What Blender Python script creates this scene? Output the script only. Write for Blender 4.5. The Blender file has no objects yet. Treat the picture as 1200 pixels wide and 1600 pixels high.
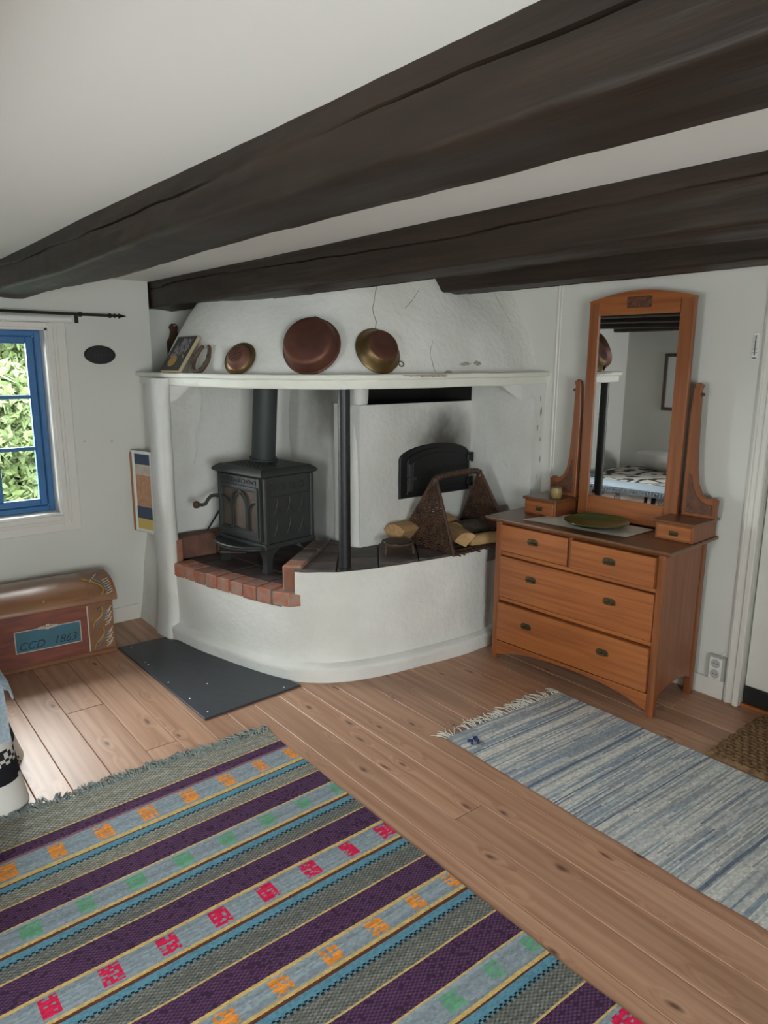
import bpy, bmesh, math, random
import numpy as np
from mathutils import Vector, Matrix, noise
random.seed(7); np.random.seed(7)
S = bpy.context.scene
COL = S.collection
R_ = math.radians

# ------------------------------------------------------------------ camera
cam_d = bpy.data.cameras.new('camera'); cam = bpy.data.objects.new('camera', cam_d); COL.objects.link(cam)
cam_d.sensor_fit = 'VERTICAL'; cam_d.sensor_height = 32.0; cam_d.lens = 1115.46 / 1600 * 32.0
cam_d.clip_start = 0.02
RGT = Vector((0.62709716, 0.77892436, 0.00509749)); DWN = Vector((0.16485092, -0.12631676, -0.97819643)); FWD = Vector((-0.76129713, 0.61426453, -0.20761928))
UP = -DWN
cam.matrix_world = Matrix(((RGT.x, UP.x, -FWD.x, 4.43796), (RGT.y, UP.y, -FWD.y, -3.39341), (RGT.z, UP.z, -FWD.z, 1.65), (0, 0, 0, 1)))
S.camera = cam
S.view_settings.view_transform = 'Standard'; S.view_settings.look = 'None'
S.view_settings.gamma = 1.0; S.view_settings.use_curve_mapping = False
S.view_settings.exposure = 1.0
# ------------------------------------------------------------------ daylight: overcast sky, windows as portals
wd = bpy.data.worlds.new('overcast_sky'); S.world = wd; wd.use_nodes = True
bg = wd.node_tree.nodes['Background']; bg.inputs[0].default_value = (0.95, 0.97, 1.0, 1); bg.inputs[1].default_value = 20.0
S.cycles.max_bounces = 12; S.cycles.diffuse_bounces = 7; S.cycles.glossy_bounces = 4; S.cycles.transparent_max_bounces = 12
S.cycles.use_denoising = True; S.cycles.sample_clamp_indirect = 6.0
WIN1 = (-3.36, -2.272, 0.742, 1.82)      # y0,y1,z0,z1 in wall x=0
WIN2 = (3.0, 3.7, 0.80, 1.82)            # x0,x1,z0,z1 in wall y=YF, unseen, added for fill light
WIN3 = (-4.45, -3.0, 0.65, 1.86)          # y0,y1 in wall x=XR, unseen, sized and placed for fill light
YF, XR, ZC = -4.56, 6.3, 2.112
def portal(name, loc, rot, sx, sy):
    l = bpy.data.lights.new(name, 'AREA'); l.shape = 'RECTANGLE'; l.size = sx; l.size_y = sy; l.cycles.is_portal = True
    o = bpy.data.objects.new(name, l); COL.objects.link(o); o.location = loc; o.rotation_euler = rot
portal('window_daylight', (-0.2, (WIN1[0]+WIN1[1])/2, (WIN1[2]+WIN1[3])/2), (R_(90), 0, R_(-90)), WIN1[1]-WIN1[0], WIN1[3]-WIN1[2])
portal('window_daylight', ((WIN2[0]+WIN2[1])/2, YF-0.2, (WIN2[2]+WIN2[3])/2), (R_(90), 0, 0), WIN2[1]-WIN2[0], WIN2[3]-WIN2[2])
portal('window_daylight', (XR+0.2, (WIN3[0]+WIN3[1])/2, (WIN3[2]+WIN3[3])/2), (R_(90), 0, R_(90)), WIN3[1]-WIN3[0], WIN3[3]-WIN3[2])

# ------------------------------------------------------------------ mesh helpers
class B:
    def __init__(s): s.v = []; s.f = []
    def add(s, vs, fs, M=None):
        n = len(s.v)
        if M is not None: vs = [tuple(M @ Vector(q)) for q in vs]
        s.v += [tuple(q) for q in vs]; s.f += [tuple(i+n for i in f) for f in fs]; return s
    def box(s, x0, x1, y0, y1, z0, z1, ch=0.0, M=None):
        if ch <= 0:
            vs = [(x, y, z) for z in (z0, z1) for y in (y0, y1) for x in (x0, x1)]
            fs = [(0,2,3,1),(4,5,7,6),(0,1,5,4),(2,6,7,3),(0,4,6,2),(1,3,7,5)]
            return s.add(vs, fs, M)
        bm = bmesh.new()
        vv = [bm.verts.new((x, y, z)) for z in (z0, z1) for y in (y0, y1) for x in (x0, x1)]
        for f in [(0,2,3,1),(4,5,7,6),(0,1,5,4),(2,6,7,3),(0,4,6,2),(1,3,7,5)]: bm.faces.new([vv[i] for i in f])
        bmesh.ops.bevel(bm, geom=bm.edges[:], offset=ch, segments=1, affect='EDGES', profile=0.5)
        bm.verts.index_update()
        s.add([v.co[:] for v in bm.verts], [[v.index for v in f.verts] for f in bm.faces], M); bm.free(); return s
    def tube(s, path, r, n=8, cap=True, M=None, closed=False):
        P = [Vector(p) for p in path]; m = len(P); rr = r if hasattr(r, '__len__') else [r]*m
        vs, fs = [], []; u = None
        for i in range(m):
            if closed: t = P[(i+1) % m]-P[i-1]
            else: t = P[min(i+1, m-1)]-P[max(i-1, 0)]
            t.normalize()
            if u is None:
                a = Vector((0,0,1)) if abs(t.z) < .9 else Vector((1,0,0)); u = t.cross(a).normalized()
            else: u = (u - t*u.dot(t)).normalized()
            w = t.cross(u)
            for k in range(n):
                a = 2*math.pi*k/n; vs.append(P[i]+(u*math.cos(a)+w*math.sin(a))*rr[i])
        for i in range(m if closed else m-1):
            j = (i+1) % m
            for k in range(n): fs.append((i*n+k, i*n+(k+1) % n, j*n+(k+1) % n, j*n+k))
        if cap and not closed: fs += [tuple(range(n))[::-1], tuple(range((m-1)*n, m*n))]
        return s.add(vs, fs, M)
    def lathe(s, prof, n=32, M=None, cap0=False, cap1=False):
        vs, fs = [], []; m = len(prof)
        for r, z in prof:
            for k in range(n):
                a = 2*math.pi*k/n; vs.append((r*math.cos(a), r*math.sin(a), z))
        for i in range(m-1):
            for k in range(n): fs.append((i*n+k, i*n+(k+1) % n, (i+1)*n+(k+1) % n, (i+1)*n+k))
        if cap0: fs.append(tuple(range(n))[::-1])
        if cap1: fs.append(tuple(range((m-1)*n, m*n)))
        return s.add(vs, fs, M)
    def prism(s, pts, h0, h1, M=None, ch=0.0):
        n = len(pts)
        if ch <= 0:
            vs = [(x, y, h0) for x, y in pts]+[(x, y, h1) for x, y in pts]
            fs = [tuple(range(n))[::-1], tuple(range(n, 2*n))]+[(i, (i+1) % n, n+(i+1) % n, n+i) for i in range(n)]
            return s.add(vs, fs, M)
        ins = inset(pts, ch)
        vs = [(x, y, h0) for x, y in pts]+[(x, y, h1-ch) for x, y in pts]+[(x, y, h1) for x, y in ins]
        fs = [tuple(range(n))[::-1], tuple(range(2*n, 3*n))]
        for a in (0, n): fs += [(a+i, a+(i+1) % n, a+n+(i+1) % n, a+n+i) for i in range(n)]
        return s.add(vs, fs, M)
    def grid(s, rows, M=None, flip=False, closed=False):
        n = len(rows[0]); vs = [p for r in rows for p in r]; fs = []
        for i in range(len(rows)-1):
            for k in range(n if closed else n-1):
                q = (i*n+k, i*n+(k+1) % n, (i+1)*n+(k+1) % n, (i+1)*n+k); fs.append(q[::-1] if flip else q)
        return s.add(vs, fs, M)
    def build(s, name, mat, parent=None, smooth=False, **kw):
        me = bpy.data.meshes.new(name); me.from_pydata(s.v, [], s.f); me.validate()
        if smooth:
            me.polygons.foreach_set('use_smooth', [True]*len(me.polygons))
            if smooth != 'all':
                me.set_sharp_from_angle(angle=R_(35 if smooth is True else smooth))
        if mat: me.materials.append(mat)
        return link(name, me, parent, **kw)
def link(name, data, parent=None, label=None, cat=None, group=None, kind=None, loc=None, rz=None):
    o = bpy.data.objects.new(name, data); COL.objects.link(o)
    if parent: o.parent = parent
    if loc: o.location = loc
    if rz: o.rotation_euler = (0, 0, rz)
    if label: o['label'] = label
    if cat: o['category'] = cat
    if group: o['group'] = group
    if kind: o['kind'] = kind
    return o
def thing(name, label, cat, loc=(0,0,0), rz=0, group=None): return link(name, None, None, label, cat, group, None, loc, rz)
def inset(pts, d):
    n = len(pts); area = sum(pts[i][0]*pts[(i+1) % n][1]-pts[(i+1) % n][0]*pts[i][1] for i in range(n))
    sg = 1 if area > 0 else -1; out = []
    for i in range(n):
        a, b, c = Vector(pts[i-1]), Vector(pts[i]), Vector(pts[(i+1) % n])
        e1, e2 = (b-a), (c-b)
        if e1.length < 1e-9 or e2.length < 1e-9: out.append(tuple(b)); continue
        e1.normalize(); e2.normalize()
        n1, n2 = Vector((-e1.y, e1.x))*sg, Vector((-e2.y, e2.x))*sg
        m = n1+n2
        if m.length < 1e-6: m = n1
        m.normalize(); k = d/max(.35, m.dot(n1)); out.append((b.x+m.x*k, b.y+m.y*k))
    return out
def spl(pts, n, res=12):
    """smooth curve through points, n samples evenly spaced by length"""
    P = [np.array(p, float) for p in pts]; P = [2*P[0]-P[1]]+P+[2*P[-1]-P[-2]]; o = []
    for i in range(1, len(P)-2):
        for k in range(res):
            t = k/res; a, b, c, d = P[i-1:i+3]
            o.append(.5*((2*b)+(-a+c)*t+(2*a-5*b+4*c-d)*t*t+(-a+3*b-3*c+d)*t**3))
    o.append(P[-2]); o = np.array(o); L = np.r_[0, np.cumsum(np.linalg.norm(np.diff(o, axis=0), axis=1))]
    q = np.linspace(0, L[-1], n); return np.array([np.interp(q, L, o[:, k]) for k in range(o.shape[1])]).T
def nz(p, sc, seed=0): return noise.noise(Vector((p[0]*sc+seed, p[1]*sc+seed*1.7, p[2]*sc-seed)))
def copy_tree(o, parent=None):
    c = o.copy(); COL.objects.link(c); c.parent = parent
    for ch in list(o.children): copy_tree(ch, c)
    return c

# ------------------------------------------------------------------ materials
def mat(name, col, rough=.6, metal=0.0, spec=.5, coat=0.0, bump=0.0, bscale=60., bdist=.002, var=0.0, vscale=6., col2=None, stretch=None, detail=5., attr=None, rnd=0.0):
    m = bpy.data.materials.new(name); m.use_nodes = True; nt = m.node_tree; p = nt.nodes['Principled BSDF']; L = nt.links.new
    p.inputs['Base Color'].default_value = (*col, 1); p.inputs['Roughness'].default_value = rough; p.inputs['Metallic'].default_value = metal
    p.inputs['Specular IOR Level'].default_value = spec
    if coat: p.inputs['Coat Weight'].default_value = coat; p.inputs['Coat Roughness'].default_value = .25
    tc = nt.nodes.new('ShaderNodeTexCoord'); mp = nt.nodes.new('ShaderNodeMapping'); L(tc.outputs['Object'], mp.inputs[0])
    if stretch: mp.inputs['Scale'].default_value = stretch
    oi = nt.nodes.new('ShaderNodeObjectInfo')
    if rnd:
        mu = nt.nodes.new('ShaderNodeMath'); mu.operation = 'MULTIPLY'; mu.inputs[1].default_value = 37.0; L(oi.outputs['Random'], mu.inputs[0]); L(mu.outputs[0], mp.inputs['Location'])
    src = None
    if attr:
        a = nt.nodes.new('ShaderNodeAttribute'); a.attribute_name = attr; src = a.outputs['Color']; L(src, p.inputs['Base Color'])
    if var or col2:
        n = nt.nodes.new('ShaderNodeTexNoise'); n.inputs['Scale'].default_value = vscale; n.inputs['Detail'].default_value = detail; L(mp.outputs[0], n.inputs['Vector'])
        mx = nt.nodes.new('ShaderNodeMix'); mx.data_type = 'RGBA'; cr = nt.nodes.new('ShaderNodeMapRange'); cr.inputs[1].default_value = .32; cr.inputs[2].default_value = .68
        L(n.outputs[0], cr.inputs[0]); L(cr.outputs[0], mx.inputs[0])
        c2 = col2 or tuple(c*(1-var) for c in col)
        mx.inputs[6].default_value = (*col, 1); mx.inputs[7].default_value = (*c2, 1)
        L(mx.outputs[2], p.inputs['Base Color']); m['_mix'] = 1
        if rnd:
            hs = nt.nodes.new('ShaderNodeHueSaturation'); mr = nt.nodes.new('ShaderNodeMapRange'); mr.inputs[3].default_value = 1-rnd; mr.inputs[4].default_value = 1+rnd
            L(oi.outputs['Random'], mr.inputs[0]); L(mr.outputs[0], hs.inputs['Value']); L(mx.outputs[2], hs.inputs['Color']); L(hs.outputs[0], p.inputs['Base Color'])
    if bump:
        n2 = nt.nodes.new('ShaderNodeTexNoise'); n2.inputs['Scale'].default_value = bscale; n2.inputs['Detail'].default_value = 4; L(mp.outputs[0], n2.inputs['Vector'])
        b = nt.nodes.new('ShaderNodeBump'); b.inputs['Strength'].default_value = bump; b.inputs['Distance'].default_value = bdist; L(n2.outputs[0], b.inputs['Height']); L(b.outputs[0], p.inputs['Normal'])
    return m
def nodes(m): return m.node_tree, m.node_tree.nodes['Principled BSDF']
def wood(name, c1, c2, rough, axis, fine=40., along=1.6, coat=0.0, rnd=.06, bump=.12):
    st = [fine, fine, fine]; st[axis] = along
    return mat(name, c1, rough, col2=c2, vscale=1.0, stretch=tuple(st), detail=6, coat=coat, rnd=rnd, bump=bump, bscale=2.0, bdist=.001)
M = {}
M['wall'] = mat('painted_wall', (.66,.66,.615), .75, bump=.15, bscale=25, var=.04, vscale=2)
M['ceil'] = mat('white_ceiling', (.80,.79,.76), .8, bump=.05, bscale=15, var=.02, vscale=1)
M['trim'] = mat('white_gloss_trim', (.72,.70,.65), .35, var=.05, vscale=8)
M['plaster'] = mat('limewashed_plaster', (.76,.76,.73), .85, bump=.6, bscale=30, bdist=.009, col2=(.66,.66,.62), vscale=3)
M['shelfpaint'] = mat('cream_shelf_paint', (.76,.76,.69), .55, bump=.2, bscale=20, bdist=.003, var=.06, vscale=9)
M['soot'] = mat('soot', (.012,.011,.010), .95, bump=.4, bscale=40)  # sooty smoke chamber; also the black for small holes and shaded gaps
M['brick'] = mat('red_brick', (.40,.12,.065), .85, col2=(.33,.22,.17), vscale=22, rnd=.18, bump=.7, bscale=60, bdist=.004)
M['brickdark'] = mat('sooty_brick', (.09,.05,.04), .85, col2=(.19,.085,.055), vscale=12, rnd=.15, bump=.7, bscale=60, bdist=.004)
M['tile'] = mat('hearth_stone', (.125,.092,.085), .6, col2=(.055,.046,.045), vscale=9, rnd=.2, bump=.5, bscale=30, bdist=.004)
M['mortar'] = mat('grey_mortar', (.22,.20,.175), .95, bump=.6, bscale=80, bdist=.003, var=.3, vscale=30)
M['iron'] = mat('cast_iron', (.035,.038,.037), .52, bump=.25, bscale=220, bdist=.001, spec=.4)
M['pipe'] = mat('stove_pipe', (.045,.053,.053), .5, spec=.4, bump=.1, bscale=120, bdist=.001)
M['blackiron'] = mat('black_painted_iron', (.008,.009,.011), .42, bump=.6, bscale=35, bdist=.003)
M['ovendoor'] = mat('black_oven_iron', (.008,.008,.009), .5, bump=.2, bscale=120)
M['copper'] = mat('old_copper', (.17,.068,.045), .55, metal=.5, col2=(.09,.036,.027), vscale=7, bump=.1, bscale=50)
M['brass'] = mat('old_brass', (.24,.155,.065), .42, metal=.8, col2=(.11,.075,.036), vscale=8)
M['pull'] = mat('dull_brass', (.15,.11,.05), .4, metal=.7, col2=(.07,.055,.03), vscale=60)
M['beam'] = mat('dark_beam_paint', (.030,.0185,.012), .50, spec=.32, col2=(.016,.0105,.0075), vscale=1.0, stretch=(2.2,26,26), detail=8, rnd=.1, bump=.8, bscale=1.8, bdist=.004)
nt, p = nodes(M['beam'])
M['dress'] = wood('golden_oak', (.36,.118,.032), (.24,.070,.019), .38, 0, fine=55, along=2.2, coat=.25)
M['dressv'] = wood('golden_oak_upright', (.27,.088,.026), (.18,.055,.017), .4, 2, fine=55, along=2.2, coat=.2)
M['dresstop'] = wood('worn_oak_top', (.18,.075,.03), (.11,.045,.02), .35, 0, fine=50, along=2.0, coat=.3)
M['carve'] = mat('carved_oak', (.14,.05,.02), .5, bump=1.0, bscale=45, bdist=.01, col2=(.07,.025,.012), vscale=30)
M['slate'] = mat('slate_sheet', (.042,.047,.058), .45, var=.25, vscale=20, bump=.2, bscale=150, bdist=.001, detail=8)
M['steel'] = mat('bright_steel', (.5,.5,.5), .3, metal=1.0)
M['black'] = mat('matt_black', (.012,.012,.012), .5)
M['rodblack'] = mat('black_rod', (.01,.01,.011), .35)
M['blue'] = mat('blue_window_paint', (.045,.16,.37), .35, var=.12, vscale=12)
M['white'] = mat('white_plastic', (.75,.75,.73), .4)
M['grey'] = mat('grey_plastic', (.45,.45,.43), .45)
M['wicker'] = mat('brown_willow', (.10,.050,.030), .5, col2=(.045,.024,.017), vscale=25, detail=2)
M['log'] = wood('split_birch_log', (.56,.36,.17), (.42,.25,.11), .8, 1, fine=30, along=2, bump=.4)
M['logend'] = mat('log_end', (.60,.38,.18), .85, col2=(.45,.26,.11), vscale=35, bump=.5, bscale=60)
M['bark'] = mat('log_bark', (.10,.075,.055), .9, bump=.8, bscale=50, bdist=.006, var=.5, vscale=20)
M['linen'] = mat('linen_runner', (.66,.62,.53), .9, bump=.4, bscale=300, bdist=.001, var=.08, vscale=40)
M['greenglaze'] = mat('green_glaze', (.030,.062,.012), .2, col2=(.055,.085,.016), vscale=10, detail=8)
M['greendark'] = mat('dark_green_glaze', (.012,.022,.014), .25)
M['cup'] = mat('ochre_stoneware', (.33,.23,.085), .35, var=.2, vscale=10)
M['rugattr'] = mat('woven_rug', (.5,.5,.5), .95, attr='col', spec=.15, bump=.5, bscale=220, bdist=.002)
M['clothattr'] = mat('printed_cotton', (.5,.5,.5), .9, attr='col', spec=.2)
M['fringe'] = mat('wool_fringe', (.26,.30,.28), .95, var=.4, vscale=60)
M['fringew'] = mat('cotton_fringe', (.62,.60,.53), .95, var=.2, vscale=60)
M['jute'] = mat('braided_jute', (.22,.135,.072), .95, col2=(.11,.064,.032), vscale=45, bump=.8, bscale=150, bdist=.003, spec=.1)
M['chest'] = mat('painted_chest_red', (.26,.075,.04), .45, col2=(.15,.045,.04), vscale=1.0, stretch=(20,7,45), detail=6, coat=.15)
M['chestlid'] = mat('painted_chest_lid', (.30,.145,.07), .35, col2=(.20,.085,.04), vscale=1.0, stretch=(25,2.5,25), detail=6, coat=.3)
M['chesttan'] = mat('chest_tan_paint', (.27,.135,.065), .5, col2=(.19,.085,.045), vscale=12)
M['chestblue'] = mat('chest_blue_panel', (.035,.155,.24), .5, col2=(.05,.13,.16), vscale=10)
M['chestline'] = mat('chest_cream_line', (.62,.56,.47), .6)
M['ochre'] = mat('ochre_scroll', (.40,.22,.045), .6)
M['greyblue'] = mat('grey_blue_scroll', (.14,.18,.22), .6)
M['ink'] = mat('dark_lettering', (.012,.03,.045), .6)
M['pillow'] = mat('white_pillow', (.74,.72,.70), .9, bump=.3, bscale=12, bdist=.01)
M['mattress'] = mat('mattress_ticking', (.6,.58,.55), .9)
M['bedwood'] = wood('bed_pine', (.35,.18,.09), (.27,.13,.06), .5, 2)
M['blanket'] = mat('grey_blue_blanket', (.26,.32,.38), .95, col2=(.36,.42,.47), vscale=90, bump=.8, bscale=120, bdist=.004)
M['oldwood'] = mat('old_brown_wood', (.10,.045,.025), .6, var=.4, vscale=14)
M['mirror'] = mat('mirror_silver', (.80,.80,.80), .015, metal=1.0)
M['rust'] = mat('rusty_iron', (.06,.042,.032), .7, col2=(.11,.065,.04), vscale=30, bump=.6, bscale=90, bdist=.002)
M['grass'] = mat('garden_grass', (.015,.022,.004), .9, col2=(.010,.017,.0035), vscale=3)
M['leaf'] = mat('garden_leaf', (.055,.088,.018), .8, col2=(.075,.105,.040), vscale=4, rnd=.25)
M['stem'] = mat('garden_stem', (.06,.045,.03), .9)
M['ground'] = mat('house_sill_dark', (.2,.2,.2), .9)
M['kerb'] = mat('mortared_kerb_brick', (.15,.105,.08), .9, col2=(.09,.075,.062), vscale=14, rnd=.1, bump=.8, bscale=40, bdist=.006)
M['copperm'] = mat('matt_copper', (.20,.095,.065), .6, metal=.3, col2=(.14,.06,.04), vscale=12)
M['creamedge'] = mat('cream_wood_edge', (.45,.36,.22), .7)
M['crack'] = mat('plaster_crack', (.10,.09,.075), .95)
M['flake'] = mat('bare_plaster', (.25,.225,.17), .95, col2=(.45,.43,.36), vscale=50)
M['sealblack'] = mat('black_door_seal', (.01,.01,.012), .5)
M['artdark'] = mat('art_dark', (.02,.022,.016), .5)
M['artlil'] = mat('art_lilac', (.36,.30,.36), .5, col2=(.2,.2,.22), vscale=40)
M['artorg'] = mat('art_orange', (.45,.19,.10), .6, col2=(.5,.33,.2), vscale=60)
M['framewood'] = mat('orange_wood_frame', (.42,.20,.08), .45, var=.2, vscale=20)
M['paperc'] = mat('pale_print', (.50,.40,.33), .7, col2=(.62,.55,.47), vscale=30)
M['navy'] = mat('navy_print', (.05,.07,.12), .7)
M['yellow'] = mat('yellow_print', (.60,.45,.13), .7)
M['stoveglass'] = mat('stove_glass', (.13,.095,.075), .06, spec=.9, col2=(.06,.045,.04), vscale=4)
# glazing: thin pane, mostly clear with a faint reflection
def glass():
    m = bpy.data.materials.new('window_glass'); m.use_nodes = True; nt = m.node_tree; nt.nodes.clear(); L = nt.links.new
    o = nt.nodes.new('ShaderNodeOutputMaterial'); t = nt.nodes.new('ShaderNodeBsdfTransparent'); g = nt.nodes.new('ShaderNodeBsdfGlossy'); g.inputs['Roughness'].default_value = .02
    t.inputs[0].default_value = (.95, .97, .95, 1); f = nt.nodes.new('ShaderNodeFresnel'); f.inputs[0].default_value = 1.3; x = nt.nodes.new('ShaderNodeMixShader')
    L(f.outputs[0], x.inputs[0]); L(t.outputs[0], x.inputs[1]); L(g.outputs[0], x.inputs[2]); L(x.outputs[0], o.inputs[0]); return m
M['glass'] = glass()
# pine boards with growth rings and knots
def pine():
    m = bpy.data.materials.new('soaped_pine'); m.use_nodes = True; nt = m.node_tree; p = nt.nodes['Principled BSDF']; L = nt.links.new; N = nt.nodes.new
    tc = N('ShaderNodeTexCoord'); oi = N('ShaderNodeObjectInfo'); mu = N('ShaderNodeMath'); mu.operation = 'MULTIPLY'; mu.inputs[1].default_value = 61.0
    L(oi.outputs['Random'], mu.inputs[0]); ad = N('ShaderNodeVectorMath'); L(tc.outputs['Object'], ad.inputs[0]); L(mu.outputs[0], ad.inputs[1])
    vm = N('ShaderNodeMapping'); vm.inputs['Scale'].default_value = (2.6, 7.0, 0.0); L(ad.outputs[0], vm.inputs[0])
    nw = N('ShaderNodeTexNoise'); nw.inputs['Scale'].default_value = 1.2; L(vm.outputs[0], nw.inputs['Vector'])
    vd = N('ShaderNodeVectorMath'); vd.operation = 'MULTIPLY_ADD'; vd.inputs[1].default_value = (.35,.35,.35); L(nw.outputs['Color'], vd.inputs[0]); L(vm.outputs[0], vd.inputs[2])
    vo = N('ShaderNodeTexVoronoi'); vo.voronoi_dimensions = '2D'; vo.inputs['Scale'].default_value = 1.0; vo.inputs['Randomness'].default_value = 1.0; L(vd.outputs[0], vo.inputs['Vector'])
    # grain lines bent round the knots
    gm = N('ShaderNodeMapping'); gm.inputs['Scale'].default_value = (1.1, 34.0, 1.0); L(ad.outputs[0], gm.inputs[0])
    kd = N('ShaderNodeMapRange'); kd.inputs[1].default_value = 0.0; kd.inputs[2].default_value = .24; kd.inputs[3].default_value = 1.3; kd.inputs[4].default_value = 0.0; L(vo.outputs['Distance'], kd.inputs[0])
    ga = N('ShaderNodeVectorMath'); L(gm.outputs[0], ga.inputs[0]); L(kd.outputs[0], ga.inputs[1])
    gn = N('ShaderNodeTexNoise'); gn.inputs['Scale'].default_value = 1.0; gn.inputs['Detail'].default_value = 5; L(ga.outputs[0], gn.inputs['Vector'])
    cr = N('ShaderNodeValToRGB'); cr.color_ramp.elements[0].position = .3; cr.color_ramp.elements[0].color = (.32,.160,.094,1); cr.color_ramp.elements[1].position = .62; cr.color_ramp.elements[1].color = (.47,.272,.176,1)
    L(gn.outputs[0], cr.inputs[0])
    # keep only some of the knots
    sc = N('ShaderNodeSeparateColor'); L(vo.outputs['Color'], sc.inputs[0]); gt = N('ShaderNodeMath'); gt.operation = 'GREATER_THAN'; gt.inputs[1].default_value = .46; L(sc.outputs[0], gt.inputs[0])
    kr = N('ShaderNodeValToRGB'); e = kr.color_ramp.elements; e[0].position = .02; e[0].color = (1,1,1,1); e[1].position = .085; e[1].color = (0,0,0,1)
    x2 = kr.color_ramp.elements.new(.045); x2.color = (.62,.62,.62,1)
    L(vo.outputs['Distance'], kr.inputs[0]); km = N('ShaderNodeMath'); km.operation = 'MULTIPLY'; L(kr.outputs[0], km.inputs[0]); L(gt.outputs[0], km.inputs[1])
    mx = N('ShaderNodeMix'); mx.data_type = 'RGBA'; L(km.outputs[0], mx.inputs[0]); L(cr.outputs[0], mx.inputs[6]); mx.inputs[7].default_value = (.13,.062,.04,1)
    hs = N('ShaderNodeHueSaturation'); mr = N('ShaderNodeMapRange'); mr.inputs[3].default_value = .86; mr.inputs[4].default_value = 1.12
    L(oi.outputs['Random'], mr.inputs[0]); L(mr.outputs[0], hs.inputs['Value']); L(mx.outputs[2], hs.inputs['Color']); L(hs.outputs[0], p.inputs['Base Color'])
    p.inputs['Roughness'].default_value = .42
    b = N('ShaderNodeBump'); b.inputs['Strength'].default_value = .12; b.inputs['Distance'].default_value = .001; L(gn.outputs[0], b.inputs['Height']); L(b.outputs[0], p.inputs['Normal'])
    return m
M['pine'] = pine()
# oven front plaster with a soot stain above the door
def sooty_plaster(name, c, rad, strength):
    m = mat(name, (.76,.76,.73), .85, bump=.65, bscale=30, bdist=.010, col2=(.66,.66,.62), vscale=3)
    nt, p = nodes(m); L = nt.links.new; N = nt.nodes.new
    old = p.inputs['Base Color'].links[0].from_socket
    tc = N('ShaderNodeTexCoord'); mp = N('ShaderNodeMapping'); mp.vector_type = 'TEXTURE'; mp.inputs['Location'].default_value = c; mp.inputs['Scale'].default_value = rad; L(tc.outputs['Object'], mp.inputs[0])
    nn = N('ShaderNodeTexNoise'); nn.inputs['Scale'].default_value = 7; L(tc.outputs['Object'], nn.inputs['Vector'])
    ln = N('ShaderNodeVectorMath'); ln.operation = 'LENGTH'; L(mp.outputs[0], ln.inputs[0])
    a = N('ShaderNodeMath'); a.operation = 'MULTIPLY_ADD'; a.inputs[1].default_value = .5; L(nn.outputs[0], a.inputs[0]); L(ln.outputs['Value'], a.inputs[2])
    r = N('ShaderNodeMapRange'); r.interpolation_type = 'SMOOTHSTEP'; r.inputs[1].default_value = .35; r.inputs[2].default_value = 1.35; r.inputs[3].default_value = strength; r.inputs[4].default_value = 0; L(a.outputs[0], r.inputs[0])
    mx = N('ShaderNodeMix'); mx.data_type = 'RGBA'; L(r.outputs[0], mx.inputs[0]); L(old, mx.inputs[6]); mx.inputs[7].default_value = (.05,.042,.035,1); L(mx.outputs[2], p.inputs['Base Color'])
    return m
M['ovenplaster'] = sooty_plaster('sooted_oven_plaster', (1.24,-.33,1.15), (.5,.34,.30), .95)
M['pierplaster'] = sooty_plaster('sooted_pier_plaster', (.86,-1.0,1.62), (.30,.3,.62), .8)
# ================================================================== THE SETTING
wt = .28
b = B()                                                    # wall with the window (x = 0) and the recess behind the hood
y0, y1, z0, z1 = WIN1
b.box(-wt, 0, YF, y0, 0, ZC); b.box(-wt, 0, y1, -1.672, 0, ZC); b.box(-wt, 0, y0, y1, 0, z0); b.box(-wt, 0, y0, y1, z1, ZC)
b.box(-wt, -.12, -1.672, 0, 0, ZC)
b.build('wall_left', M['wall'], kind='structure', label='pale grey painted wall with the blue window')
b = B(); DX0, DX1, DZ = 3.02, 3.86, 1.94                    # back wall with the doorway
b.box(-wt, DX0, 0, wt, 0, ZC); b.box(DX1, XR+wt, 0, wt, 0, ZC); b.box(DX0, DX1, 0, wt, DZ, ZC); b.box(DX0, DX1, .16, wt, 0, DZ)
b.build('wall_back', M['wall'], kind='structure', label='pale painted wall behind the oak dresser')
b = B(); x0, x1, z0, z1 = WIN2
b.box(-wt, x0, YF-wt, YF, 0, ZC); b.box(x1, XR+wt, YF-wt, YF, 0, ZC); b.box(x0, x1, YF-wt, YF, 0, z0); b.box(x0, x1, YF-wt, YF, z1, ZC)
b.build('wall_front', M['wall'], kind='structure', label='pale wall at the head of the bed, seen in the mirror')
b = B(); y0, y1, z0, z1 = WIN3
b.box(XR, XR+wt, YF, y0, 0, ZC); b.box(XR, XR+wt, y1, 0, 0, ZC); b.box(XR, XR+wt, y0, y1, 0, z0); b.box(XR, XR+wt, y0, y1, z1, ZC)
b.build('wall_right', M['wall'], kind='structure')
B().box(-wt, XR+wt, YF-wt, wt, ZC, ZC+.2).build('ceiling', M['ceil'], kind='structure', label='smooth white ceiling between dark beams')
fl = B().box(-wt, XR+wt, YF-wt, wt, -.2, -.026).build('floor', M['mortar'], kind='structure', label='wide pine plank floor with knots')
seams = [0.0]; pinned = [-2.293, -2.433, -2.609, -2.764]
ys = list(np.linspace(0, -2.293, 17))+pinned[1:]; ys += list(np.linspace(-2.764, YF, 15))[1:]
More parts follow.
